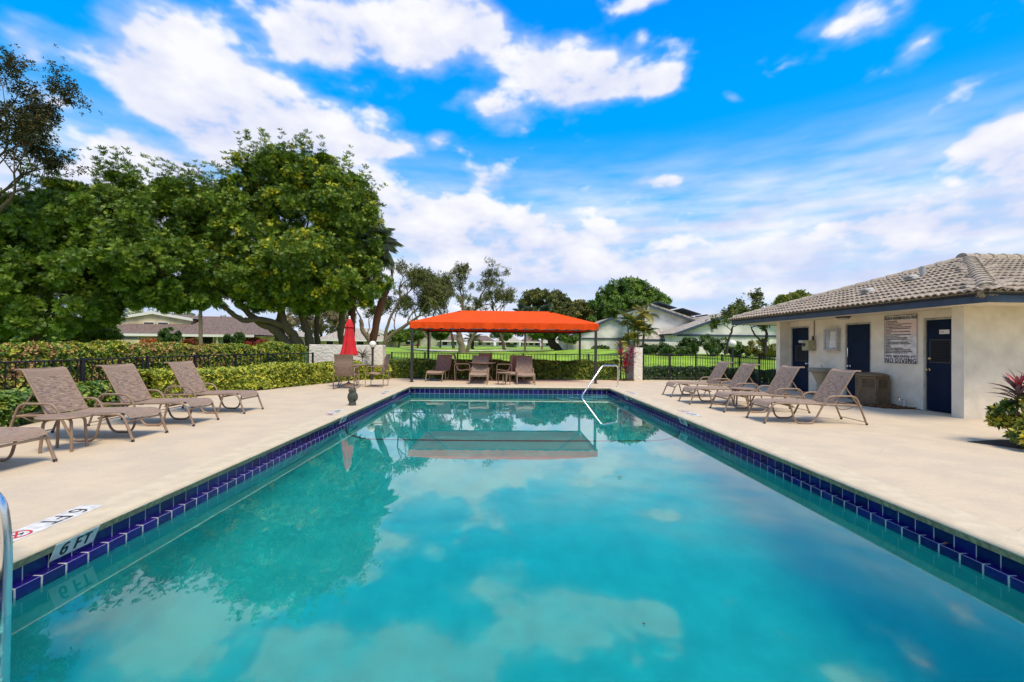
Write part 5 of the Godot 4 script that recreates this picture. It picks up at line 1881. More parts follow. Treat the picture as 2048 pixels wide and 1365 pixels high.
	for k in 14:
		var a := k * 2.4
		vs.tube([V(0.03 * cos(a), -0.01, 0.03 * sin(a)), V(0.16 * cos(a), 0.2, 0.16 * sin(a)), V(0.34 * cos(a), 0.5, 0.34 * sin(a))], [0.012, 0.01, 0.005], 5, false, 1.0, false)
	obj("stems", vs, M.bark_pale, vb)
	build_trees()

func build_trees() -> void:
	var pin := pinnate(8, 0.34, 0.10, 0.036, 21)
	var leafy := leaf_spray(10, 0.26, 0.1, 15, 100, 22, 0.25)
	var tiny := leaf_spray(6, 0.16, 0.08, 10, 110, 23, 0.2)
	var deep := [C(0.03, 0.08, 0.01), C(0.09, 0.18, 0.016), C(0.2, 0.3, 0.025)]
	tree("shade_tree", "large dense green tree with several leaning trunks behind the red umbrella", V(-10.25, 1.23, -22.50),
		[[[V(-10.15, 0.98, -22.50), V(-10.52, 1.68, -22.30), V(-10.73, 2.16, -22.00), V(-11.03, 3.19, -22.00)], 0.26, 0.13], [[V(-9.83, 0.98, -22.80), V(-10.02, 1.90, -22.80), V(-10.31, 2.64, -22.80), V(-10.70, 4.55, -22.80)], 0.24, 0.12],
		[[V(-10.56, 0.98, -22.20), V(-11.09, 1.81, -22.00), V(-11.60, 2.22, -21.50), V(-12.08, 2.66, -21.20), V(-12.63, 3.55, -21.00)], 0.25, 0.10], [[V(-11.60, 0.96, -23.20), V(-11.62, 2.00, -23.20), V(-11.51, 3.56, -23.20)], 0.3, 0.16],
		[[V(-10.77, 2.09, -22.10), V(-11.25, 2.35, -21.50), V(-11.59, 2.41, -21.00), V(-12.17, 2.35, -20.80), V(-12.63, 2.74, -20.60), V(-12.78, 2.98, -20.40)], 0.16, 0.09], [[V(-9.95, 0.97, -24.00), V(-10.08, 2.47, -24.00), V(-9.91, 3.93, -24.00)], 0.16, 0.1], [[V(-8.69, 0.98, -24.00), V(-8.77, 2.49, -24.00), V(-8.58, 4.76, -24.00)], 0.2, 0.12]],
		M.bark, [[V(-10.07, 7.96, -23.00), V(2.47, 2.47, 1.98)], [V(-11.90, 10.01, -23.00), V(1.43, 1.09, 2.00)], [V(-9.79, 9.71, -23.50), V(1.86, 1.33, 2.00)], [V(-8.01, 7.47, -23.00), V(1.51, 2.21, 2.20)], [V(-7.80, 4.55, -22.50), V(1.58, 1.53, 2.00)], [V(-10.47, 4.98, -22.30), V(2.77, 1.89, 3.00)], [V(-13.03, 6.13, -22.00), V(1.79, 2.12, 2.60)], [V(-12.65, 4.61, -21.00), V(1.78, 1.19, 2.20)], [V(-12.57, 8.53, -22.50), V(1.02, 1.15, 2.00)], [V(-14.52, 7.84, -22.00), V(1.12, 1.00, 2.00)], [V(-11.33, 4.00, -21.60), V(1.95, 0.93, 2.00)], [V(-8.92, 3.82, -22.50), V(1.78, 0.92, 2.00)]],
		520, 62, pin, deep, 301, 0.42, 0.8, 0.23, 0.35,
		func(p: Vector3, r: RandomNumberGenerator) -> Color:
			var young := 0.28 if (sin(p.x * 2.3 + p.y * 1.7) * sin(p.y * 2.9 - p.z) > 0.45) else 0.05
			if r.randf() < young: return C(0.32, 0.38, 0.018).lerp(C(0.62, 0.58, 0.03), r.randf())
			return C(0.03, 0.085, 0.009).lerp(C(0.21, 0.31, 0.022), r.randf()), 20)
	tree("shade_tree", "wide dense green tree reaching down to the hedge at the left edge", V(-20.84, 1.11, -20.00),
		[[[V(-20.75, 0.89, -20.00), V(-20.85, 1.34, -20.00), V(-20.99, 1.89, -20.00), V(-20.36, 3.12, -20.00)], 0.2, 0.14], [[V(-20.85, 1.34, -20.00), V(-19.30, 2.43, -19.60), V(-17.52, 3.53, -19.50), V(-15.40, 4.43, -19.50)], 0.12, 0.06], [[V(-20.99, 1.89, -20.00), V(-21.33, 3.05, -19.50), V(-22.04, 3.83, -19.00)], 0.12, 0.07]],
		M.bark, [[V(-17.35, 6.30, -20.50), V(2.67, 1.81, 3.00)], [V(-15.25, 7.16, -21.00), V(1.66, 1.24, 2.40)], [V(-19.78, 5.75, -19.80), V(2.46, 1.79, 2.80)], [V(-20.83, 4.91, -19.00), V(1.93, 2.15, 2.60)], [V(-14.61, 4.41, -19.30), V(1.96, 1.31, 2.20)], [V(-16.91, 4.08, -18.80), V(2.13, 1.17, 2.40)], [V(-18.53, 2.75, -18.20), V(2.26, 1.19, 2.20)], [V(-21.09, 2.92, -18.20), V(1.85, 1.85, 2.40)], [V(-13.91, 3.53, -20.00), V(1.13, 0.68, 1.60)], [V(-19.27, 7.51, -20.60), V(1.40, 0.70, 1.80)], [V(-16.89, 8.20, -21.00), V(1.19, 0.67, 1.80)], [V(-14.62, 3.10, -19.20), V(1.09, 0.56, 1.20)], [V(-23.72, 5.50, -19.00), V(2.58, 2.58, 3.00)]],
		520, 62, pin, [C(0.04, 0.09, 0.01), C(0.11, 0.2, 0.016), C(0.24, 0.32, 0.025)], 302, 0.42, 0.8, 0.23, 0.35, null, 18)
	# thin crowned tree at the top left corner
	bare_tree("tall thin leaved tree rising at the upper left corner", V(-21.50, 1.10, -17.00),
		[[[V(-21.68, 0.91, -17.00), V(-21.19, 3.55, -17.00), V(-20.33, 6.01, -17.00), V(-19.45, 7.92, -17.00)], 0.22, 0.1], [[V(-21.19, 3.55, -17.00), V(-19.65, 4.98, -16.60), V(-18.13, 6.45, -16.50)], 0.1, 0.06]], M.bark,
		[[V(-19.45, 7.92, -17.00), V(0.3, 1, 0), 1.3, 0.07], [V(-20.33, 6.01, -17.00), V(1.2, 0.7, 0), 1.4, 0.07], [V(-18.13, 6.45, -16.50), V(0.8, 0.9, 0.1), 1.0, 0.05], [V(-19.89, 6.96, -17.00), V(1.3, 0.3, 0.1), 1.2, 0.05], [V(-19.45, 7.92, -17.00), V(1.0, 0.5, 0.2), 1.3, 0.05]],
		leaf_spray(6, 0.13, 0.055, 10, 110, 24, 0.2), [C(0.02, 0.028, 0.01), C(0.05, 0.06, 0.018), C(0.12, 0.09, 0.03)], 303, 3600, 0.7, 1.2, 5, 0.62)
	# open crowned trees on the golf course
	var olive := [C(0.05, 0.06, 0.02), C(0.11, 0.13, 0.035), C(0.2, 0.21, 0.055)]
	bare_tree("grey barked open tree with a leaning trunk right of the white wall", V(-8.15, 0.73, -30.00),
		[[[V(-8.24, 0.39, -30.00), V(-7.99, 1.44, -30.00), V(-7.16, 2.22, -30.00), V(-5.72, 3.22, -30.00)], 0.22, 0.07], [[V(-7.99, 1.44, -30.00), V(-7.84, 2.62, -30.00), V(-7.02, 4.32, -30.00)], 0.14, 0.06], [[V(-8.25, 0.51, -30.50), V(-8.97, 1.26, -30.50), V(-9.67, 2.28, -30.50), V(-9.78, 2.97, -30.50)], 0.22, 0.12], [[V(-8.97, 1.26, -30.50), V(-8.75, 2.63, -30.50)], 0.12, 0.08]], M.bark_pale,
		[[V(-5.72, 3.22, -30.00), V(0.5, 0.9, 0), 0.88, 0.07], [V(-7.02, 4.32, -30.00), V(-0.1, 1, 0), 0.88, 0.07], [V(-7.02, 4.32, -30.00), V(0.7, 0.7, 0.2), 0.88, 0.06], [V(-9.78, 2.97, -30.50), V(-0.3, 1, 0), 0.75, 0.07], [V(-8.75, 2.63, -30.50), V(0.3, 1, 0), 0.75, 0.06], [V(-6.49, 2.81, -30.00), V(0.2, 1, -0.3), 0.82, 0.06], [V(-7.33, 2.29, -30.00), V(-0.1, 1, 0.3), 0.82, 0.05], [V(-5.72, 3.22, -30.00), V(1, 0.4, 0.2), 0.75, 0.05], [V(-9.32, 1.77, -30.50), V(0.2, 1, 0.3), 0.68, 0.05]],
		tiny, olive, 304, 4200, 0.45, 0.9, 5, 0.75)
	bare_tree("thick trunked bare branched tree standing in the lawn behind the canopy", V(-3.77, 0.58, -42.00),
		[[[V(-3.90, 0.29, -42.00), V(-4.01, 1.33, -42.00), V(-4.21, 2.37, -42.00)], 0.34, 0.27], [[V(-3.45, 0.29, -42.20), V(-3.27, 1.34, -42.20), V(-2.71, 2.40, -42.20), V(-1.53, 3.74, -42.00)], 0.2, 0.1], [[V(-4.21, 2.37, -42.00), V(-5.55, 3.69, -42.00), V(-6.42, 5.10, -42.00)], 0.17, 0.08], [[V(-4.21, 2.37, -42.00), V(-3.90, 4.18, -42.00), V(-3.92, 5.85, -42.00)], 0.17, 0.08], [[V(-4.03, 2.76, -42.00), V(-2.72, 4.67, -42.00), V(-2.17, 6.11, -42.00)], 0.14, 0.07]], M.bark_pale,
		[[V(-6.42, 5.10, -42.00), V(-0.4, 1, 0), 1.16, 0.09], [V(-6.42, 5.10, -42.00), V(-1, 0.4, 0.2), 1.09, 0.08], [V(-3.92, 5.85, -42.00), V(-0.3, 1, 0), 0.95, 0.09], [V(-3.92, 5.85, -42.00), V(0.4, 1, 0.2), 0.95, 0.08], [V(-2.17, 6.11, -42.00), V(0.5, 0.9, 0), 1.02, 0.08], [V(-1.53, 3.74, -42.00), V(1, 0.6, 0), 1.09, 0.09], [V(-5.55, 3.69, -42.00), V(-1, 0.5, 0), 1.09, 0.08], [V(-2.72, 4.67, -42.00), V(0.9, 0.5, -0.3), 1.09, 0.07], [V(-4.84, 3.22, -42.00), V(-0.6, 0.9, 0.4), 1.09, 0.07], [V(-3.90, 4.18, -42.00), V(0.1, 1, 0.5), 1.02, 0.06], [V(-5.55, 3.69, -42.00), V(-0.2, 1, -0.4), 1.02, 0.06], [V(-2.23, 3.01, -42.00), V(0.2, 1, 0.4), 0.95, 0.06]],
		tiny, olive, 305, 5600, 0.5, 1.0, 5, 0.78)
	bare_tree("slender twiggy tree whose top shows above the canopy ridge", V(-0.36, 0.54, -50.00),
		[[[V(0.32, 0.15, -50.00), V(-0.15, 1.96, -50.00), V(-0.86, 4.21, -50.00), V(-1.27, 5.62, -50.00)], 0.2, 0.09]], M.bark,
		[[V(-1.27, 5.62, -50.00), V(0.1, 1, 0), 1.09, 0.07], [V(-1.27, 5.62, -50.00), V(0.8, 0.8, 0.1), 1.09, 0.06], [V(-0.86, 4.21, -50.00), V(0.9, 0.7, 0), 1.09, 0.06]],
		tiny, olive, 306, 1100, 0.6, 1.1, 5, 0.7)
	bare_tree("twiggy grey tree filling the gap left of the canopy ridge", V(-8.58, 0.37, -52.00),
		[[[V(-8.46, -0.10, -52.00), V(-8.71, 1.60, -52.00), V(-8.51, 3.65, -52.00), V(-8.17, 5.13, -52.00)], 0.22, 0.1], [[V(-8.72, 1.89, -52.00), V(-9.91, 3.64, -52.00), V(-10.51, 5.39, -52.00)], 0.14, 0.08]], M.bark_pale,
		[[V(-8.17, 5.13, -52.00), V(0.2, 1, 0), 1.5, 0.07], [V(-8.17, 5.13, -52.00), V(0.9, 0.7, 0), 1.5, 0.06], [V(-10.51, 5.39, -52.00), V(-0.4, 1, 0), 1.4, 0.06], [V(-10.51, 5.39, -52.00), V(0.4, 1, 0.3), 1.4, 0.06], [V(-8.51, 3.65, -52.00), V(0.8, 0.8, 0.2), 1.4, 0.06], [V(-9.91, 3.64, -52.00), V(-0.9, 0.7, 0), 1.4, 0.06]],
		tiny, olive, 317, 3400, 0.6, 1.1, 5, 0.75)
	bare_tree("low twiggy tree whose crown spreads behind the left end of the canopy", V(-6.64, 0.29, -58.00),
		[[[V(-6.44, -0.23, -58.00), V(-6.66, 1.99, -58.00), V(-7.01, 3.95, -58.00), V(-7.35, 5.39, -58.00)], 0.2, 0.1]], M.bark,
		[[V(-7.35, 5.39, -58.00), V(0.1, 1, 0), 1.7, 0.07], [V(-7.35, 5.39, -58.00), V(-0.8, 0.7, 0.2), 1.7, 0.06], [V(-7.01, 3.95, -58.00), V(0.9, 0.8, -0.2), 1.7, 0.06], [V(-7.01, 3.95, -58.00), V(-0.9, 0.6, 0.2), 1.6, 0.06]],
		tiny, olive, 318, 2600, 0.7, 1.2, 5, 0.75)
	tree("olive_tree", "olive green tree with an uneven crown right of the canopy ridge", V(5.87, 0.77, -62.00),
		[[[V(7.28, 0.37, -62.00), V(6.42, 2.19, -62.00), V(5.83, 4.29, -62.00), V(5.81, 6.40, -62.00)], 0.35, 0.2]], M.bark_dark,
		[[V(4.75, 6.95, -62.00), V(2.67, 1.96, 2.13)], [V(7.22, 6.77, -62.00), V(2.52, 2.10, 2.02)], [V(4.53, 8.36, -62.00), V(1.12, 0.84, 0.90)], [V(8.50, 5.52, -61.00), V(2.35, 1.52, 1.88)], [V(3.01, 5.31, -62.00), V(1.54, 1.40, 1.23)]],
		110, 24, leafy, [C(0.04, 0.06, 0.012), C(0.10, 0.12, 0.02), C(0.2, 0.19, 0.03)], 307, 1.2, 2.0, 0.32)
	tree("weeping_tree", "yellowish drooping tree left of the round dark tree", V(10.07, 0.87, -56.00),
		[[[V(10.08, 0.49, -56.00), V(9.94, 2.14, -56.00), V(9.73, 4.05, -56.00)], 0.3, 0.16]], M.bark_dark,
		[[V(9.72, 5.45, -56.00), V(2.15, 1.27, 1.72)], [V(11.00, 4.70, -56.00), V(1.77, 1.39, 1.42)], [V(8.77, 4.67, -56.00), V(1.65, 1.27, 1.32)]],
		80, 24, leafy, [C(0.05, 0.06, 0.012), C(0.14, 0.14, 0.02), C(0.22, 0.19, 0.03)], 308, 1.1, 1.9, 0.32)
	tree("round_tree", "round dark green tree rising behind the grey gabled houses", V(14.69, 1.55, -52.00),
		[[[V(14.70, 0.96, -52.00), V(14.68, 3.32, -52.00), V(14.66, 5.69, -52.00)], 0.5, 0.3]], M.bark_dark,
		[[V(14.65, 6.58, -52.00), V(3.29, 2.35, 3.20)], [V(12.75, 5.63, -51.50), V(2.10, 1.75, 2.40)], [V(17.04, 6.20, -52.00), V(2.35, 1.88, 2.60)], [V(11.68, 6.13, -52.00), V(1.41, 1.06, 1.60)], [V(15.06, 8.07, -52.00), V(2.00, 1.06, 2.20)], [V(12.06, 3.84, -51.00), V(1.73, 1.73, 2.00)], [V(18.53, 6.04, -52.00), V(0.94, 1.06, 1.40)]],
		210, 30, leafy, deep, 309, 1.0, 1.7, 0.3)
	# dark leaning tree under the right half of the canopy
	tree("leaning_tree", "dark tree with a leaning trunk under the right end of the canopy", V(5.56, 0.84, -44.00),
		[[[V(5.92, 0.34, -44.00), V(5.26, 1.23, -44.00), V(4.55, 2.13, -44.00), V(3.90, 2.72, -44.00)], 0.42, 0.24], [[V(4.86, 1.73, -44.00), V(5.45, 2.73, -44.00)], 0.2, 0.14]], M.bark_dark,
		[[V(3.39, 2.91, -44.00), V(1.89, 0.70, 1.51)], [V(5.14, 3.18, -44.00), V(1.79, 0.80, 1.43)], [V(1.94, 3.19, -45.00), V(1.32, 0.61, 1.06)], [V(6.50, 2.52, -43.00), V(1.07, 0.78, 0.86)]],
		70, 26, leafy, deep, 310, 0.8, 1.3, 0.4)
	for q in [[V(-0.15, 3.17, -70.00), "dark leafy tree before the far houses at the middle of the canopy", 311, 1.0], [V(-8.87, 2.86, -62.00), "small leafy street tree before the gabled house left of the bare trunk", 312, 0.72], [V(-11.62, 2.64, -60.00), "bright green young tree left of the left canopy post pair", 313, 0.8], [V(-13.70, 2.44, -58.00), "light green small tree behind the fence left of the canopy", 314, 0.7], [V(8.35, 2.46, -48.00), "bright green shrubby tree at the right canopy post", 315, 0.75], [V(14.20, 2.51, -60.00), "dark shrubby tree left of the small grey gable", 316, 0.7]]:
		var c: Vector3 = q[0]
		var gy := ground_y(c.x, c.z)
		var k: float = q[3]
		tree("young_tree", q[1], V(c.x, gy, c.z), [[[V(c.x, gy - 0.1, c.z), V(c.x + 0.1, gy + 0.8, c.z), V(c.x, c.y, c.z)], 0.14, 0.08]], M.bark_pale,
			[[c, V(1.7, 0.95, 1.5) * k], [c + V(0.9, 0.3, 0.2) * k, V(1.1, 0.7, 1.0) * k], [c + V(-0.9, 0.2, -0.1) * k, V(1.1, 0.7, 1.0) * k]],
			46, 22, leafy, deep if q[2] in [311, 312, 316] else [C(0.05, 0.11, 0.012), C(0.12, 0.21, 0.02), C(0.2, 0.28, 0.03)], q[2], 0.9, 1.5, 0.36)
	# trees behind the left houses
	for q in [[[V(-45.03, 3.91, -75.00), V(5.09, 1.19, 4.07)], "yellow green tree line behind the roof of the left house", 321], [[V(-54.34, 4.24, -72.00), V(5.70, 1.63, 4.56)], "tree behind the left house under the big canopy", 322], [[V(46.77, 9.15, -70.00), V(2.38, 1.03, 1.90)], "bright feathery tree top behind the pool house roof", 323], [[V(-32.97, 5.60, -80.00), V(5.43, 2.71, 4.34)], "pale dry tree behind the many trunked tree", 324]]:
		var b: Array = q[0]
		var c: Vector3 = b[0]
		var gy := ground_y(c.x, c.z)
		tree("far_tree", q[1], V(c.x, gy, c.z), [[[V(c.x, gy - 0.1, c.z), V(c.x + 0.2, c.y * 0.5, c.z), c], 0.3, 0.15]], M.bark_dark, [b, [c + V(b[1].x * 0.6, 0, 0), b[1] * 0.7], [c - V(b[1].x * 0.6, 0.3, 0), b[1] * 0.7]],
			70, 22, leafy, [C(0.07, 0.11, 0.014), C(0.18, 0.22, 0.03), C(0.34, 0.32, 0.04)] if q[2] != 324 else [C(0.14, 0.1, 0.05), C(0.25, 0.2, 0.1), C(0.2, 0.2, 0.08)], q[2], 1.4, 2.3, 0.34)
	# palms
	var fan := [fan_leaf(1.05, 22, 1), fan_leaf(0.95, 20, 2)]
	palm("fan_palm", "fan palm whose drooping fronds show at the right side of the big tree", V(-7.35, 0.98, -25.00), [V(-8.52, 0.83, -25.00), V(-8.55, 2.66, -25.00), V(-8.33, 4.91, -25.00), V(-7.63, 7.18, -25.00)], 0.2, 0.17, M.bark_red, fan, 30, [C(0.05, 0.09, 0.03), C(0.09, 0.12, 0.045), C(0.03, 0.06, 0.02)], 71, -1.2, 1.0, 1.05)
	var dead := palm("dead_palm", "reddish leaning palm trunk with a few withered stubs at its top", V(-7.56, 0.97, -26.00), [V(-7.67, 0.62, -26.00), V(-7.54, 2.14, -26.00), V(-7.19, 3.76, -26.00), V(-6.73, 4.73, -26.00), V(-6.56, 5.09, -26.00)], 0.22, 0.16, M.bark_red, [frond(0.75, 0.2, 0.12, 14, 7, 0.03)], 7, [C(0.22, 0.15, 0.06), C(0.3, 0.22, 0.1)], 72, 0.7, 1.4)
	var areca := [frond(1.55, 0.62, 0.5, 26, 3, 0.05), frond(1.35, 0.85, 0.45, 24, 4, 0.05), frond(1.2, 0.45, 0.4, 22, 6, 0.05)]
	var base := V(9.06, 1.45, -30.00)
	var names := ["leaning golden areca palm stem, left in the clump before the grey houses", "tallest golden areca palm stem, right in the clump before the grey houses", "golden areca palm stem at the back of the clump before the grey houses", "shortest golden areca palm stem in the clump before the grey houses", "lower golden areca palm stem at the front right of the clump", "thin areca palm stem low at the left foot of the clump", "thin areca palm stem in the middle of the clump"]
	for k in 7:
		var off: Vector3 = [V(-0.4, 0, 0.2), V(0.35, 0, 0), V(0, 0, -0.3), V(-0.2, 0, 0.4), V(0.3, 0, 0.3), V(-0.5, 0, 0.1), V(0.05, 0, 0.2)][k]
		var top: float = [3.0, 3.35, 2.7, 1.7, 2.2, 1.5, 2.5][k]
		palm("areca_palm", names[k], V(base.x + off.x, 0.8, base.z + off.z),
			[V(base.x + off.x, 0.7, base.z + off.z), V(base.x + off.x * 1.3, 1.2, base.z + off.z), V(base.x + off.x * 1.6, top, base.z + off.z)], 0.06, 0.045, M.bark_pale, areca, 14, [C(0.26, 0.23, 0.02), C(0.12, 0.16, 0.015), C(0.42, 0.34, 0.03)], 80 + k, 0.0, 1.35, [0.8, 0.85, 0.8, 0.65, 0.75, 0.6, 0.75][k])
	palm("date_palm", "small dark palm with yellowing lower fronds in the lawn", V(-3.82, 0.74, -55.00), [V(-3.82, 0.62, -55.00), V(-3.83, 1.36, -55.00), V(-3.83, 1.86, -55.00)], 0.2, 0.16, M.bark_dark, [frond(2.0, 0.6, 0.5, 20, 5, 0.06)], 22, [C(0.03, 0.07, 0.012), C(0.06, 0.11, 0.015), C(0.28, 0.2, 0.03)], 91, -0.2, 1.2, 0.85)
	for q in [[1050, 660, -48.0, "left thin bare palm pole standing in the lawn under the canopy"], [1084, 662, -50.0, "right thin bare palm pole standing in the lawn under the canopy"]]:
		var at := V(2.37, 0.54, -48.00) if q[0] == 1050 else V(4.39, 0.53, -50.00)
		palm("slim_palm", q[3], at, [at, at + V(0, 1.8, 0), at + V(0.05, 4.2, 0)], 0.13, 0.1, M.bark_pale, fan, 12, [C(0.03, 0.06, 0.02), C(0.06, 0.1, 0.03)], int(q[0]), -0.8, 1.0, 0.9)
	# round clipped shrub before the left house
	var rs := thing("round_shrub", "round clipped bright green shrub before the left house", "shrub", V(-22.0, 0.6, -24.0))
	var spots := crown_spots([[V(-22.0, 1.75, -24.0), V(0.95, 0.55, 0.9)], [V(-21.6, 1.5, -24.0), V(0.8, 0.5, 0.8)]], 70, 34, 33, 0.25)
	foliage("foliage", rs, leaf_spray(8, 0.16, 0.06, 20, 90, 5), spots, [C(0.05, 0.11, 0.012), C(0.16, 0.26, 0.02), C(0.32, 0.38, 0.03)], M.leaf, 34, 0.8, 1.3).set_meta("kind", "stuff")
	var rst := Geo.new()
	for k in 6: rst.tube([V(0, -0.1, 0), V(0.3 * cos(k * 1.05), 0.6, 0.3 * sin(k * 1.05)), V(0.6 * cos(k * 1.05), 1.1, 0.6 * sin(k * 1.05))], [0.05, 0.04, 0.02], 5, false, 1.0, false)
	obj("stems", rst, M.bark, rs)
	# flowering and dark shrubs before the houses
	var i := 0
	for q in [[[V(-28.21, 1.23, -36.00), V(0.69, 0.24, 0.55)], "low orange flowering shrub before the left house porch", 1], [[V(-24.97, 1.22, -36.00), V(0.69, 0.24, 0.55)], "low orange flowering shrub right of the pale trunk before the left house", 1], [[V(-22.67, 1.31, -40.00), V(1.36, 0.32, 1.09)], "dark red croton shrub between the left house and the yellow gable", 2], [[V(-25.35, 1.78, -34.00), V(0.69, 0.54, 0.55)], "green bush left of the pale palm trunk before the left house", 0], [[V(-22.80, 1.72, -38.00), V(0.69, 0.43, 0.55)], "pale green bush at the right end of the left house", 0],
			[[V(10.69, 1.13, -29.00), V(1.12, 0.39, 0.89)], "low dark green shrub at the left of the row before the grey wall", 0], [[V(12.28, 1.41, -29.00), V(0.56, 0.59, 0.45)], "tall dark green shrub in the row before the grey wall", 0], [[V(13.69, 1.43, -29.00), V(0.98, 0.56, 0.79)], "broad dark green shrub in the row before the grey wall", 0], [[V(15.09, 1.18, -28.00), V(0.70, 0.38, 0.56)], "dark shrub behind the right globe lamp", 0], [[V(16.02, 1.33, -27.00), V(1.04, 0.49, 0.83)], "yellowish shrub under the two crooked trees by the pool house", 3], [[V(10.02, 1.15, -30.00), V(0.75, 0.27, 0.60)], "flat green shrub behind the white wall stub", 0],
			[[V(9.23, 1.09, -42.00), V(0.76, 0.24, 0.61)], "low dark clipped hedge left of the small grey gable", 0], [[V(-17.44, 0.73, -80.00), V(0.81, 0.45, 0.65)], "red shrub before the far house at the left canopy post", 2], [[V(-15.64, 0.75, -80.00), V(0.63, 0.45, 0.51)], "small red shrub between the left canopy posts", 2], [[V(1.49, 1.09, -85.00), V(0.87, 0.48, 0.69)], "round green shrub before the far houses", 0]]:
		var b: Array = q[0]
		var gy := ground_y(b[0].x, b[0].z)
		var s := thing("shrub", q[1], "shrub", V(b[0].x, gy, b[0].z))
		var pal: Array = [[C(0.015, 0.045, 0.008), C(0.05, 0.11, 0.014), C(0.11, 0.19, 0.02)], [C(0.5, 0.08, 0.015), C(0.62, 0.16, 0.03), C(0.06, 0.11, 0.015)], [C(0.18, 0.015, 0.012), C(0.35, 0.03, 0.02), C(0.05, 0.05, 0.012)], [C(0.06, 0.09, 0.012), C(0.2, 0.22, 0.03), C(0.3, 0.26, 0.05)]][q[2]]
		foliage("foliage", s, leafy, crown_spots([b, [b[0] + V(b[1].x * 0.4, -b[1].y * 0.3, 0), b[1] * 0.7]], 26, 16, 400 + i, 0.34), pal, M.leaf, 500 + i, 0.5, 0.95).set_meta("kind", "stuff")
		var sg := Geo.new()
		for k in 5: sg.tube([V(0.1 * cos(k * 1.3), -0.05, 0.1 * sin(k * 1.3)), V(b[1].x * 0.5 * cos(k * 1.3), maxf(b[0].y - gy, 0.2), b[1].z * 0.4 * sin(k * 1.3))], [0.03, 0.012], 5, false, 1.0, false)
		obj("stems", sg, M.bark_dark, s)
		i += 1
	# two crooked small trees before the grey wall by the pool house
	bare_tree("small crooked tree beside the right globe lamp before the grey wall", V(13.32, 1.01, -26.00), [[[V(13.26, 0.95, -26.00), V(13.35, 1.63, -26.00), V(13.53, 2.14, -26.00), V(13.61, 2.53, -26.00)], 0.09, 0.05]], M.bark_dark,
		[[V(13.61, 2.53, -26.00), V(0.4, 0.9, 0), 0.5, 0.03], [V(13.56, 2.32, -26.00), V(-0.8, 0.6, 0), 0.5, 0.03], [V(13.61, 2.53, -26.00), V(0.9, 0.2, 0.1), 0.45, 0.03]], tiny, [C(0.04, 0.06, 0.015), C(0.1, 0.14, 0.03), C(0.2, 0.2, 0.06)], 341, 420, 0.7, 1.3, 3, 0.8)
	bare_tree("small crooked tree close to the pool house pier before the grey wall", V(14.38, 1.05, -24.00), [[[V(14.43, 1.00, -24.00), V(14.40, 1.63, -24.00), V(14.49, 1.99, -24.00), V(14.32, 2.45, -24.00)], 0.11, 0.06], [[V(14.40, 1.49, -24.00), V(13.87, 1.98, -24.00), V(13.62, 2.44, -24.00)], 0.06, 0.04]], M.bark_dark,
		[[V(14.32, 2.45, -24.00), V(0.4, 0.6, 0), 0.5, 0.035], [V(14.32, 2.45, -24.00), V(-0.8, 0.5, 0), 0.5, 0.03], [V(13.62, 2.44, -24.00), V(-0.5, 0.7, 0), 0.45, 0.03], [V(13.62, 2.44, -24.00), V(0.8, 0.3, 0.1), 0.4, 0.03]], tiny, [C(0.04, 0.06, 0.015), C(0.1, 0.14, 0.03), C(0.2, 0.2, 0.06)], 342, 520, 0.7, 1.3, 3, 0.8)
	bare_tree("thin tree top showing above the far end of the pool house roof", V(19.19, 1.17, -34.00), [[[V(19.19, 0.94, -34.00), V(19.18, 2.73, -34.00), V(19.17, 3.89, -34.00)], 0.12, 0.06]], M.bark_dark,
		[[V(19.17, 3.89, -34.00), V(0.3, 0.9, 0), 0.7, 0.04], [V(19.18, 3.70, -34.00), V(-0.5, 0.9, 0), 0.6, 0.04]], tiny, olive, 343, 260, 0.8, 1.4, 3, 0.7)
	# pale straight trunk before the left house
	palm("slim_palm", "pale straight palm trunk before the left house roof", V(-22.94, 1.12, -34.00), [V(-22.93, 0.74, -34.00), V(-23.00, 2.26, -34.00), V(-23.06, 3.59, -34.00), V(-23.08, 4.92, -34.00)], 0.14, 0.11, M.bark_pale, fan, 14, [C(0.03, 0.06, 0.02), C(0.06, 0.1, 0.03)], 95, -0.8, 1.0, 1.0)
# ---------------------------------------------------------------- far houses
func win(parent: Node3D, at: Vector3, w: float, h: float, face: Basis, curtain := false) -> void:
	var f := obj("window", frame_geo(w, h, 0.07, 0.08), M.white_trim, parent)
	f.transform = Transform3D(face, at)
	var g := Geo.new(); g.bevel_box(V(0, 0, -0.01), V(w - 0.1, h - 0.1, 0.02), 0.0)
	obj("pane", g, M.glass, f)
	if curtain:
		var c := Geo.new(); c.bevel_box(V(-w * 0.2, 0, 0.003), V(w * 0.25, h - 0.12, 0.004), 0.0)
		obj("curtain", c, M.curtain, f)

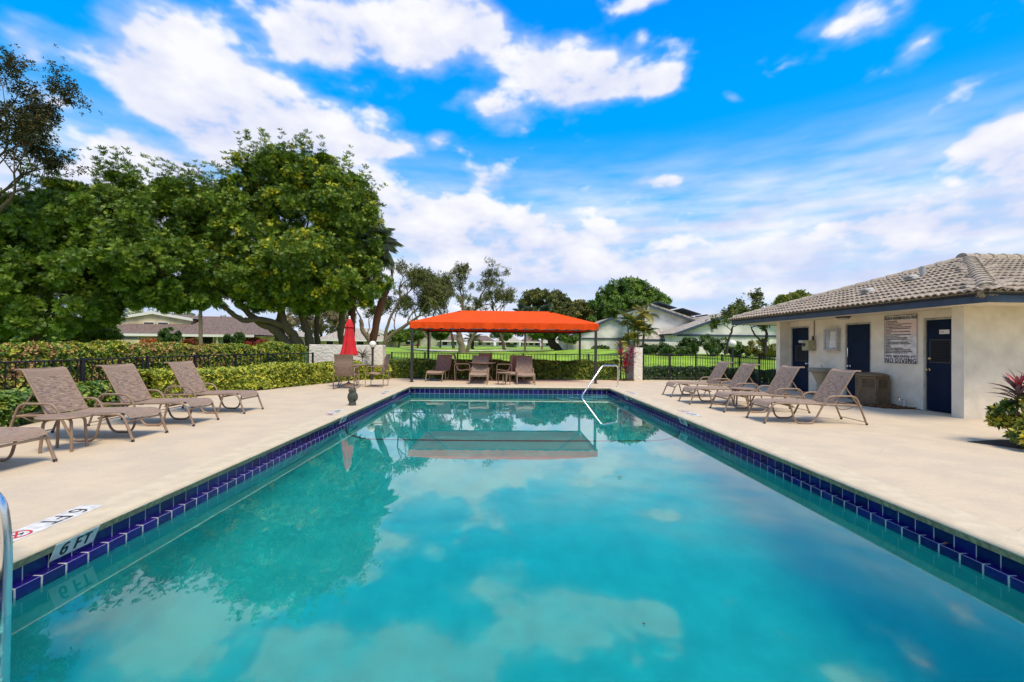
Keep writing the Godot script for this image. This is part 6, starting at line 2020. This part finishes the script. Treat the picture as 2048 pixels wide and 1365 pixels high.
# a gabled block: ridge along x or z
func block(parent: Node3D, x0: float, x1: float, z0: float, z1: float, y0: float, eave: float, ridge: float, wall: Material, roof: Material, trim: Material, along_x: bool, over := 0.5, hip := 0.0) -> void:
	var g := Geo.new()
	g.box(V(x0, y0, z1), V(x1, eave, z0))
	if along_x:
		var m := (z0 + z1) / 2
		if hip <= 0.0:
			g.tri(V(x0, eave, z1), V(x0, eave, z0), V(x0, ridge, m)); g.tri(V(x1, eave, z0), V(x1, eave, z1), V(x1, ridge, m))
	else:
		var m := (x0 + x1) / 2
		g.tri(V(x0, eave, z0), V(x1, eave, z0), V(m, ridge, z0)); g.tri(V(x1, eave, z1), V(x0, eave, z1), V(m, ridge, z1))
	wobj("wall", g, wall, parent)
	var r := Geo.new()
	var t := 0.12
	if along_x:
		var m := (z0 + z1) / 2
		var s := (ridge - eave) / absf(z0 - m)
		var ye := eave - s * over
		var xa := x0 - over; var xb := x1 + over
		var za := z0 + over; var zb := z1 - over
		for k in [0.0, t]:
			r.quad(V(xa, ye + k, za), V(xb, ye + k, za), V(xb - hip, ridge + k, m), V(xa + hip, ridge + k, m))
			r.quad(V(xb, ye + k, zb), V(xa, ye + k, zb), V(xa + hip, ridge + k, m), V(xb - hip, ridge + k, m))
			if hip > 0.0:
				r.tri(V(xb, ye + k, za), V(xb, ye + k, zb), V(xb - hip, ridge + k, m)); r.tri(V(xa, ye + k, zb), V(xa, ye + k, za), V(xa + hip, ridge + k, m))
		var f := Geo.new()
		f.bevel_box(V((xa + xb) / 2, ye + t * 0.5 - 0.06, za + 0.02), V(xb - xa, 0.22, 0.05), 0.0)
		if hip <= 0.0:
			for x in [xa, xb]:
				f.quad(V(x, ye - 0.05, za), V(x, ye + t + 0.01, za), V(x, ridge + t + 0.01, m), V(x, ridge - 0.05, m)); f.quad(V(x, ye - 0.05, zb), V(x, ye + t + 0.01, zb), V(x, ridge + t + 0.01, m), V(x, ridge - 0.05, m))
		wobj("fascia", f, trim, parent)
	else:
		var m := (x0 + x1) / 2
		var s := (ridge - eave) / absf(x1 - m)
		var ye := eave - s * over
		var xa := x0 - over; var xb := x1 + over
		var za := z0 + over * 0.6; var zb := z1 - over
		for k in [0.0, t]:
			r.quad(V(xa, ye + k, zb), V(xa, ye + k, za), V(m, ridge + k, za), V(m, ridge + k, zb))
			r.quad(V(xb, ye + k, za), V(xb, ye + k, zb), V(m, ridge + k, zb), V(m, ridge + k, za))
		var f := Geo.new()
		for q in [[xa, m], [xb, m]]:
			var a := V(q[0], ye + t * 0.5, za + 0.03); var b := V(q[1], ridge + t * 0.5, za + 0.03)
			f.quad(a + V(0, -0.16, 0), a + V(0, 0.1, 0), b + V(0, 0.1, 0), b + V(0, -0.16, 0))
			f.quad(a + V(0, -0.16, -0.06), a + V(0, 0.1, -0.06), b + V(0, 0.1, -0.06), b + V(0, -0.16, -0.06))
			f.quad(a + V(0, 0.1, 0), a + V(0, 0.1, -0.06), b + V(0, 0.1, -0.06), b + V(0, 0.1, 0))
			f.quad(a + V(0, -0.16, 0), a + V(0, -0.16, -0.06), b + V(0, -0.16, -0.06), b + V(0, -0.16, 0))
		wobj("fascia", f, trim, parent)
	wobj("roof", r, roof, parent)

func build_far_houses() -> void:
	var front := Basis()
	# the long cream house behind the left hedge
	var p := V(-27.0, 0.9, -40)
	var h := thing("house", "long cream house with brown roof and a windowed dormer behind the left hedge", "house", p)
	block(h, -36.5, -22.6, -40.0, -48.0, 0.6, 2.15, 3.75, M.cream_wall, M.brown_roof, M.white_trim, true, 0.6, 4.2)
	block(h, -36.0, -29.2, -41.8, -46.5, 2.6, 3.42, 4.0, M.cream_wall, M.brown_roof, M.white_trim, false, 0.3)
	win(h, V(-33.0, 3.0, -41.74) - p, 1.05, 0.36, front)
	win(h, V(-31.7, 3.0, -41.74) - p, 1.05, 0.36, front)
	win(h, V(-33.3, 1.65, -39.96) - p, 1.7, 0.3, front)
	for k in 5: win(h, V(-29.6 + k * 1.55, 1.35, -39.96) - p, 1.3, 1.1, front, k > 2)
	var lw := Geo.new()
	lw.bevel_box(V(-32.4, 0.95, -39.0), V(5.2, 1.0, 0.2), 0.01)
	lw.bevel_box(V(-28.2, 1.4, -39.6), V(0.14, 1.4, 0.14), 0.01)
	lw.bevel_box(V(-25.3, 1.4, -39.6), V(0.14, 1.4, 0.14), 0.01)
	wobj("porch_wall", lw, M.cream_wall, h)
	# yellow gabled house
	p = V(-25.0, 0.9, -45)
	h = thing("house", "yellow gable ended house right of the long cream house", "house", p)
	block(h, -27.3, -22.7, -46.0, -54.0, 0.6, 2.0, 2.75, M.yellow_wall, M.pale_roof, M.white_trim, false, 0.25)
	var bd := Geo.new(); bd.bevel_box(V(-25.0, 1.85, -45.97), V(4.6, 0.07, 0.06), 0.0)
	wobj("trim_band", bd, M.white_trim, h)
	# houses glimpsed behind the umbrella
	p = V(-19.0, 0.9, -56)
	h = thing("house", "tan roofed house with a small two window dormer behind the red umbrella", "house", p)
	block(h, -23.0, -14.8, -56.0, -63.0, 0.8, 1.95, 3.3, M.cream_wall, M.pale_roof, M.white_trim, true, 0.5, 2.5)
	block(h, -17.2, -15.4, -56.8, -60.0, 2.0, 2.75, 3.05, M.white_trim, M.pale_roof, M.white_trim, false, 0.15)
	win(h, V(-16.7, 2.42, -56.74) - p, 0.5, 0.36, front)
	win(h, V(-15.95, 2.42, -56.74) - p, 0.5, 0.36, front)
	for k in 4: win(h, V(-21.8 + k * 1.9, 1.45, -55.96) - p, 1.0, 0.7, front)
	# the row beyond the fairway
	var i := 0
	for q in [[-22.5, -16.5, -82.0, 0.0, "white windowed low house at the far left of the fairway row"], [-17.2, -8.4, -86.0, 1.0, "pale green gabled house in the fairway row left of the bare trunk"], [-7.6, -2.2, -94.0, 0.0, "low house in the fairway row behind the small palm"], [-1.6, 3.6, -98.0, 0.0, "low white house in the fairway row at the middle of the canopy"], [4.2, 8.4, -100.0, 0.0, "low house in the fairway row between the thin palm poles"], [8.9, 13.0, -96.0, 0.0, "low house with tan roof in the fairway row at the right canopy half"]]:
		var gy := ground_y((q[0] + q[1]) / 2, q[2])
		p = V((q[0] + q[1]) / 2, gy, q[2])
		h = thing("house", q[4], "house", p, 0.0, "low houses beyond the fairway")
		if q[3] > 0.5:
			block(h, q[0], q[0] + 5.0, q[2], q[2] - 8.0, gy - 0.4, gy + 1.5, gy + 2.7, M.green_wall, M.pale_roof, M.white_trim, false, 0.4)
			block(h, q[0] + 5.01, q[1], q[2] + 0.4, q[2] - 7.0, gy - 0.4, gy + 1.25, gy + 2.4, M.grey_wall, M.brown_roof, M.white_trim, true, 0.5, 1.8)
			for k in 2: win(h, V(q[0] + 5.9 + k * 1.7, gy + 0.65, q[2] + 0.44) - p, 1.1, 0.9, front)
		else:
			block(h, q[0], q[1], q[2], q[2] - 7.0, gy - 0.4, gy + 1.2, gy + 2.3, M.grey_wall if i % 2 else M.cream_wall, M.pale_roof if i % 2 else M.brown_roof, M.white_trim, true, 0.5, 2.0)
			for k in 3: win(h, V(lerpf(q[0], q[1], (k + 0.6) / 3.2), gy + 0.6, q[2] + 0.04) - p, 1.0, 0.75, front)
		i += 1
	# grey gabled houses at the right
	p = V(9.0, 0.9, -44)
	h = thing("house", "small grey gable with a dark band left of the areca palms", "house", p)
	block(h, 6.5, 15.0, -44.0, -52.0, 0.6, 2.15, 4.1, M.grey_wall, M.pale_roof, M.slate_trim, false, 0.4)
	var b1 := Geo.new(); b1.bevel_box(V(10.75, 2.1, -43.96), V(8.5, 0.14, 0.08), 0.0)
	wobj("trim_band", b1, M.slate_trim, h)
	p = V(16.0, 1.0, -37)
	h = thing("house", "tall grey house with a long sloping roof behind the garden wall", "house", p)
	# a wall with a single slope falling to the right
	var g := Geo.new()
	var zf := -37.0
	for z in [zf, zf - 9.0]:
		g.poly([V(11.9, 0.8, z), V(17.2, 0.8, z), V(17.2, 3.15, z), V(12.4, 4.75, z), V(11.9, 4.6, z)])
	g.quad(V(11.9, 0.8, zf - 9.0), V(11.9, 0.8, zf), V(11.9, 4.6, zf), V(11.9, 4.6, zf - 9.0))
	wobj("wall", g, M.grey_wall, h)
	var rf := Geo.new()
	for k in [0.0, 0.14]:
		rf.quad(V(12.3, 4.82 + k, zf + 0.35), V(17.9, 2.98 + k, zf + 0.35), V(17.9, 2.98 + k, zf - 9.0), V(12.3, 4.82 + k, zf - 9.0))
	rf.quad(V(12.3, 4.82, zf + 0.35), V(17.9, 2.98, zf + 0.35), V(17.9, 3.12, zf + 0.35), V(12.3, 4.96, zf + 0.35))
	rf.quad(V(13.2, 4.9, zf - 3.0), V(20.5, 3.5, zf - 3.0), V(20.5, 3.7, zf - 9.0), V(13.2, 5.1, zf - 9.0))
	wobj("roof", rf, M.pale_roof, h)
	var fa := Geo.new()
	fa.bevel_box(V(15.05, 3.80, zf + 0.40), V(5.95, 0.16, 0.06), 0.0, Basis(V(0, 0, 1), -0.318))
	wobj("fascia", fa, M.slate_trim, h)
	for k in 3:
		var pnl := Geo.new()
		pnl.bevel_box(V(14.0 + k * 2.1, 4.92 - k * 0.52, zf - 1.6), V(1.7, 0.06, 2.4), 0.01, Basis(V(0, 0, 1), -0.30))
		wobj("solar_panel", pnl, M.slate_trim, h)
	block(h, 11.2, 15.9, -35.6, -36.9, 0.8, 2.05, 2.55, M.white_trim, M.pale_roof, M.slate_trim, true, 0.3, 0.8)
	win(h, V(14.2, 1.72, -35.55) - p, 0.4, 0.34, front)
	win(h, V(15.25, 1.72, -35.55) - p, 1.0, 0.38, front)
	p = V(19.0, 1.0, -33)
	h = thing("house", "grey gabled house with a dark band nearest the pool house", "house", p)
	var g2 := Geo.new()
	zf = -33.0
	g2.poly([V(13.0, 0.7, zf), V(24.0, 0.7, zf), V(24.0, 2.3, zf), V(17.6, 3.95, zf), V(13.0, 2.3, zf)])
	g2.quad(V(13.0, 0.7, zf - 8.0), V(13.0, 0.7, zf), V(13.0, 2.3, zf), V(13.0, 2.3, zf - 8.0))
	wobj("wall", g2, M.grey_wall, h)
	var rf2 := Geo.new()
	for k in [0.0, 0.12]:
		rf2.quad(V(12.7, 2.22 + k, zf - 8.0), V(12.7, 2.22 + k, zf + 0.3), V(17.6, 4.0 + k, zf + 0.3), V(17.6, 4.0 + k, zf - 8.0))
		rf2.quad(V(17.6, 4.0 + k, zf - 8.0), V(17.6, 4.0 + k, zf + 0.3), V(24.2, 2.28 + k, zf + 0.3), V(24.2, 2.28 + k, zf - 8.0))
	wobj("roof", rf2, M.pale_roof, h)
	var fa2 := Geo.new()
	fa2.bevel_box(V(15.15, 3.12, zf + 0.33), V(5.3, 0.2, 0.06), 0.0, Basis(V(0, 0, 1), 0.348))
	fa2.bevel_box(V(20.9, 3.15, zf + 0.33), V(6.9, 0.2, 0.06), 0.0, Basis(V(0, 0, 1), -0.255))
	wobj("fascia", fa2, M.slate_trim, h)
	var b2 := Geo.new(); b2.bevel_box(V(18.5, 2.22, zf + 0.04), V(11.0, 0.15, 0.08), 0.0)
	wobj("trim_band", b2, M.slate_trim, h)
	# low garden wall before them
	var w := thing("low_wall", "long pale low wall in front of the grey houses", "wall", V(11.0, 0.9, -31.5))
	var wg := Geo.new()
	wg.bevel_box(V(10.9, 1.2, -31.5), V(4.0, 0.95, 0.2), 0.01)
	wobj("wall_panel", wg, M.grey_wall, w)
	# small white post on the lawn
	var m := thing("marker_post", "thin white marker post in the lawn behind the canopy chairs", "post", V(-0.9, ground_y(-0.9, -27.0), -27.0))
	var mg := Geo.new(); mg.tube([V(0, -0.05, 0), V(0, 0.62, 0)], 0.03, 8)
	mg.lathe([Vector2(0.045, 0.60), Vector2(0.045, 0.66), Vector2(0.0, 0.67)], 8)
	obj("pole", mg, M.pvc, m)
# ---------------------------------------------------------------- the scene
func _ready() -> void:
	var cam := Camera3D.new()
	cam.name = "camera"
	cam.fov = 75.36
	cam.near = 0.05
	cam.far = 2000.0
	cam.position = V(0, 1.291, 0)
	cam.rotation = V(0.0107, -0.0196, 0.0104)
	add_child(cam)
	cam.current = true
	var env := Environment.new()
	env.background_mode = Environment.BG_SKY
	env.sky = make_sky()
	env.tonemap_mode = Environment.TONE_MAPPER_LINEAR
	env.tonemap_exposure = 1.14
	env.sdfgi_enabled = true
	env.ssao_enabled = true
	env.ssil_enabled = true
	var we := WorldEnvironment.new()
	we.name = "environment"
	we.environment = env
	add_child(we)
	var sun := DirectionalLight3D.new()
	sun.name = "sun"
	sun.light_energy = 1.25
	sun.light_angular_distance = 22.0
	sun.light_color = Color(1.0, 0.94, 0.84)
	sun.shadow_enabled = true
	add_child(sun)
	sun.look_at_from_position(V(2.2, 7.8, 3.6), Vector3.ZERO)
	make_materials()
	build_ground()
	build_deck()
	build_pool()
	build_house()
	build_far_houses()
	build_boundaries()
	build_furniture()
	build_plants()
	build_litter()
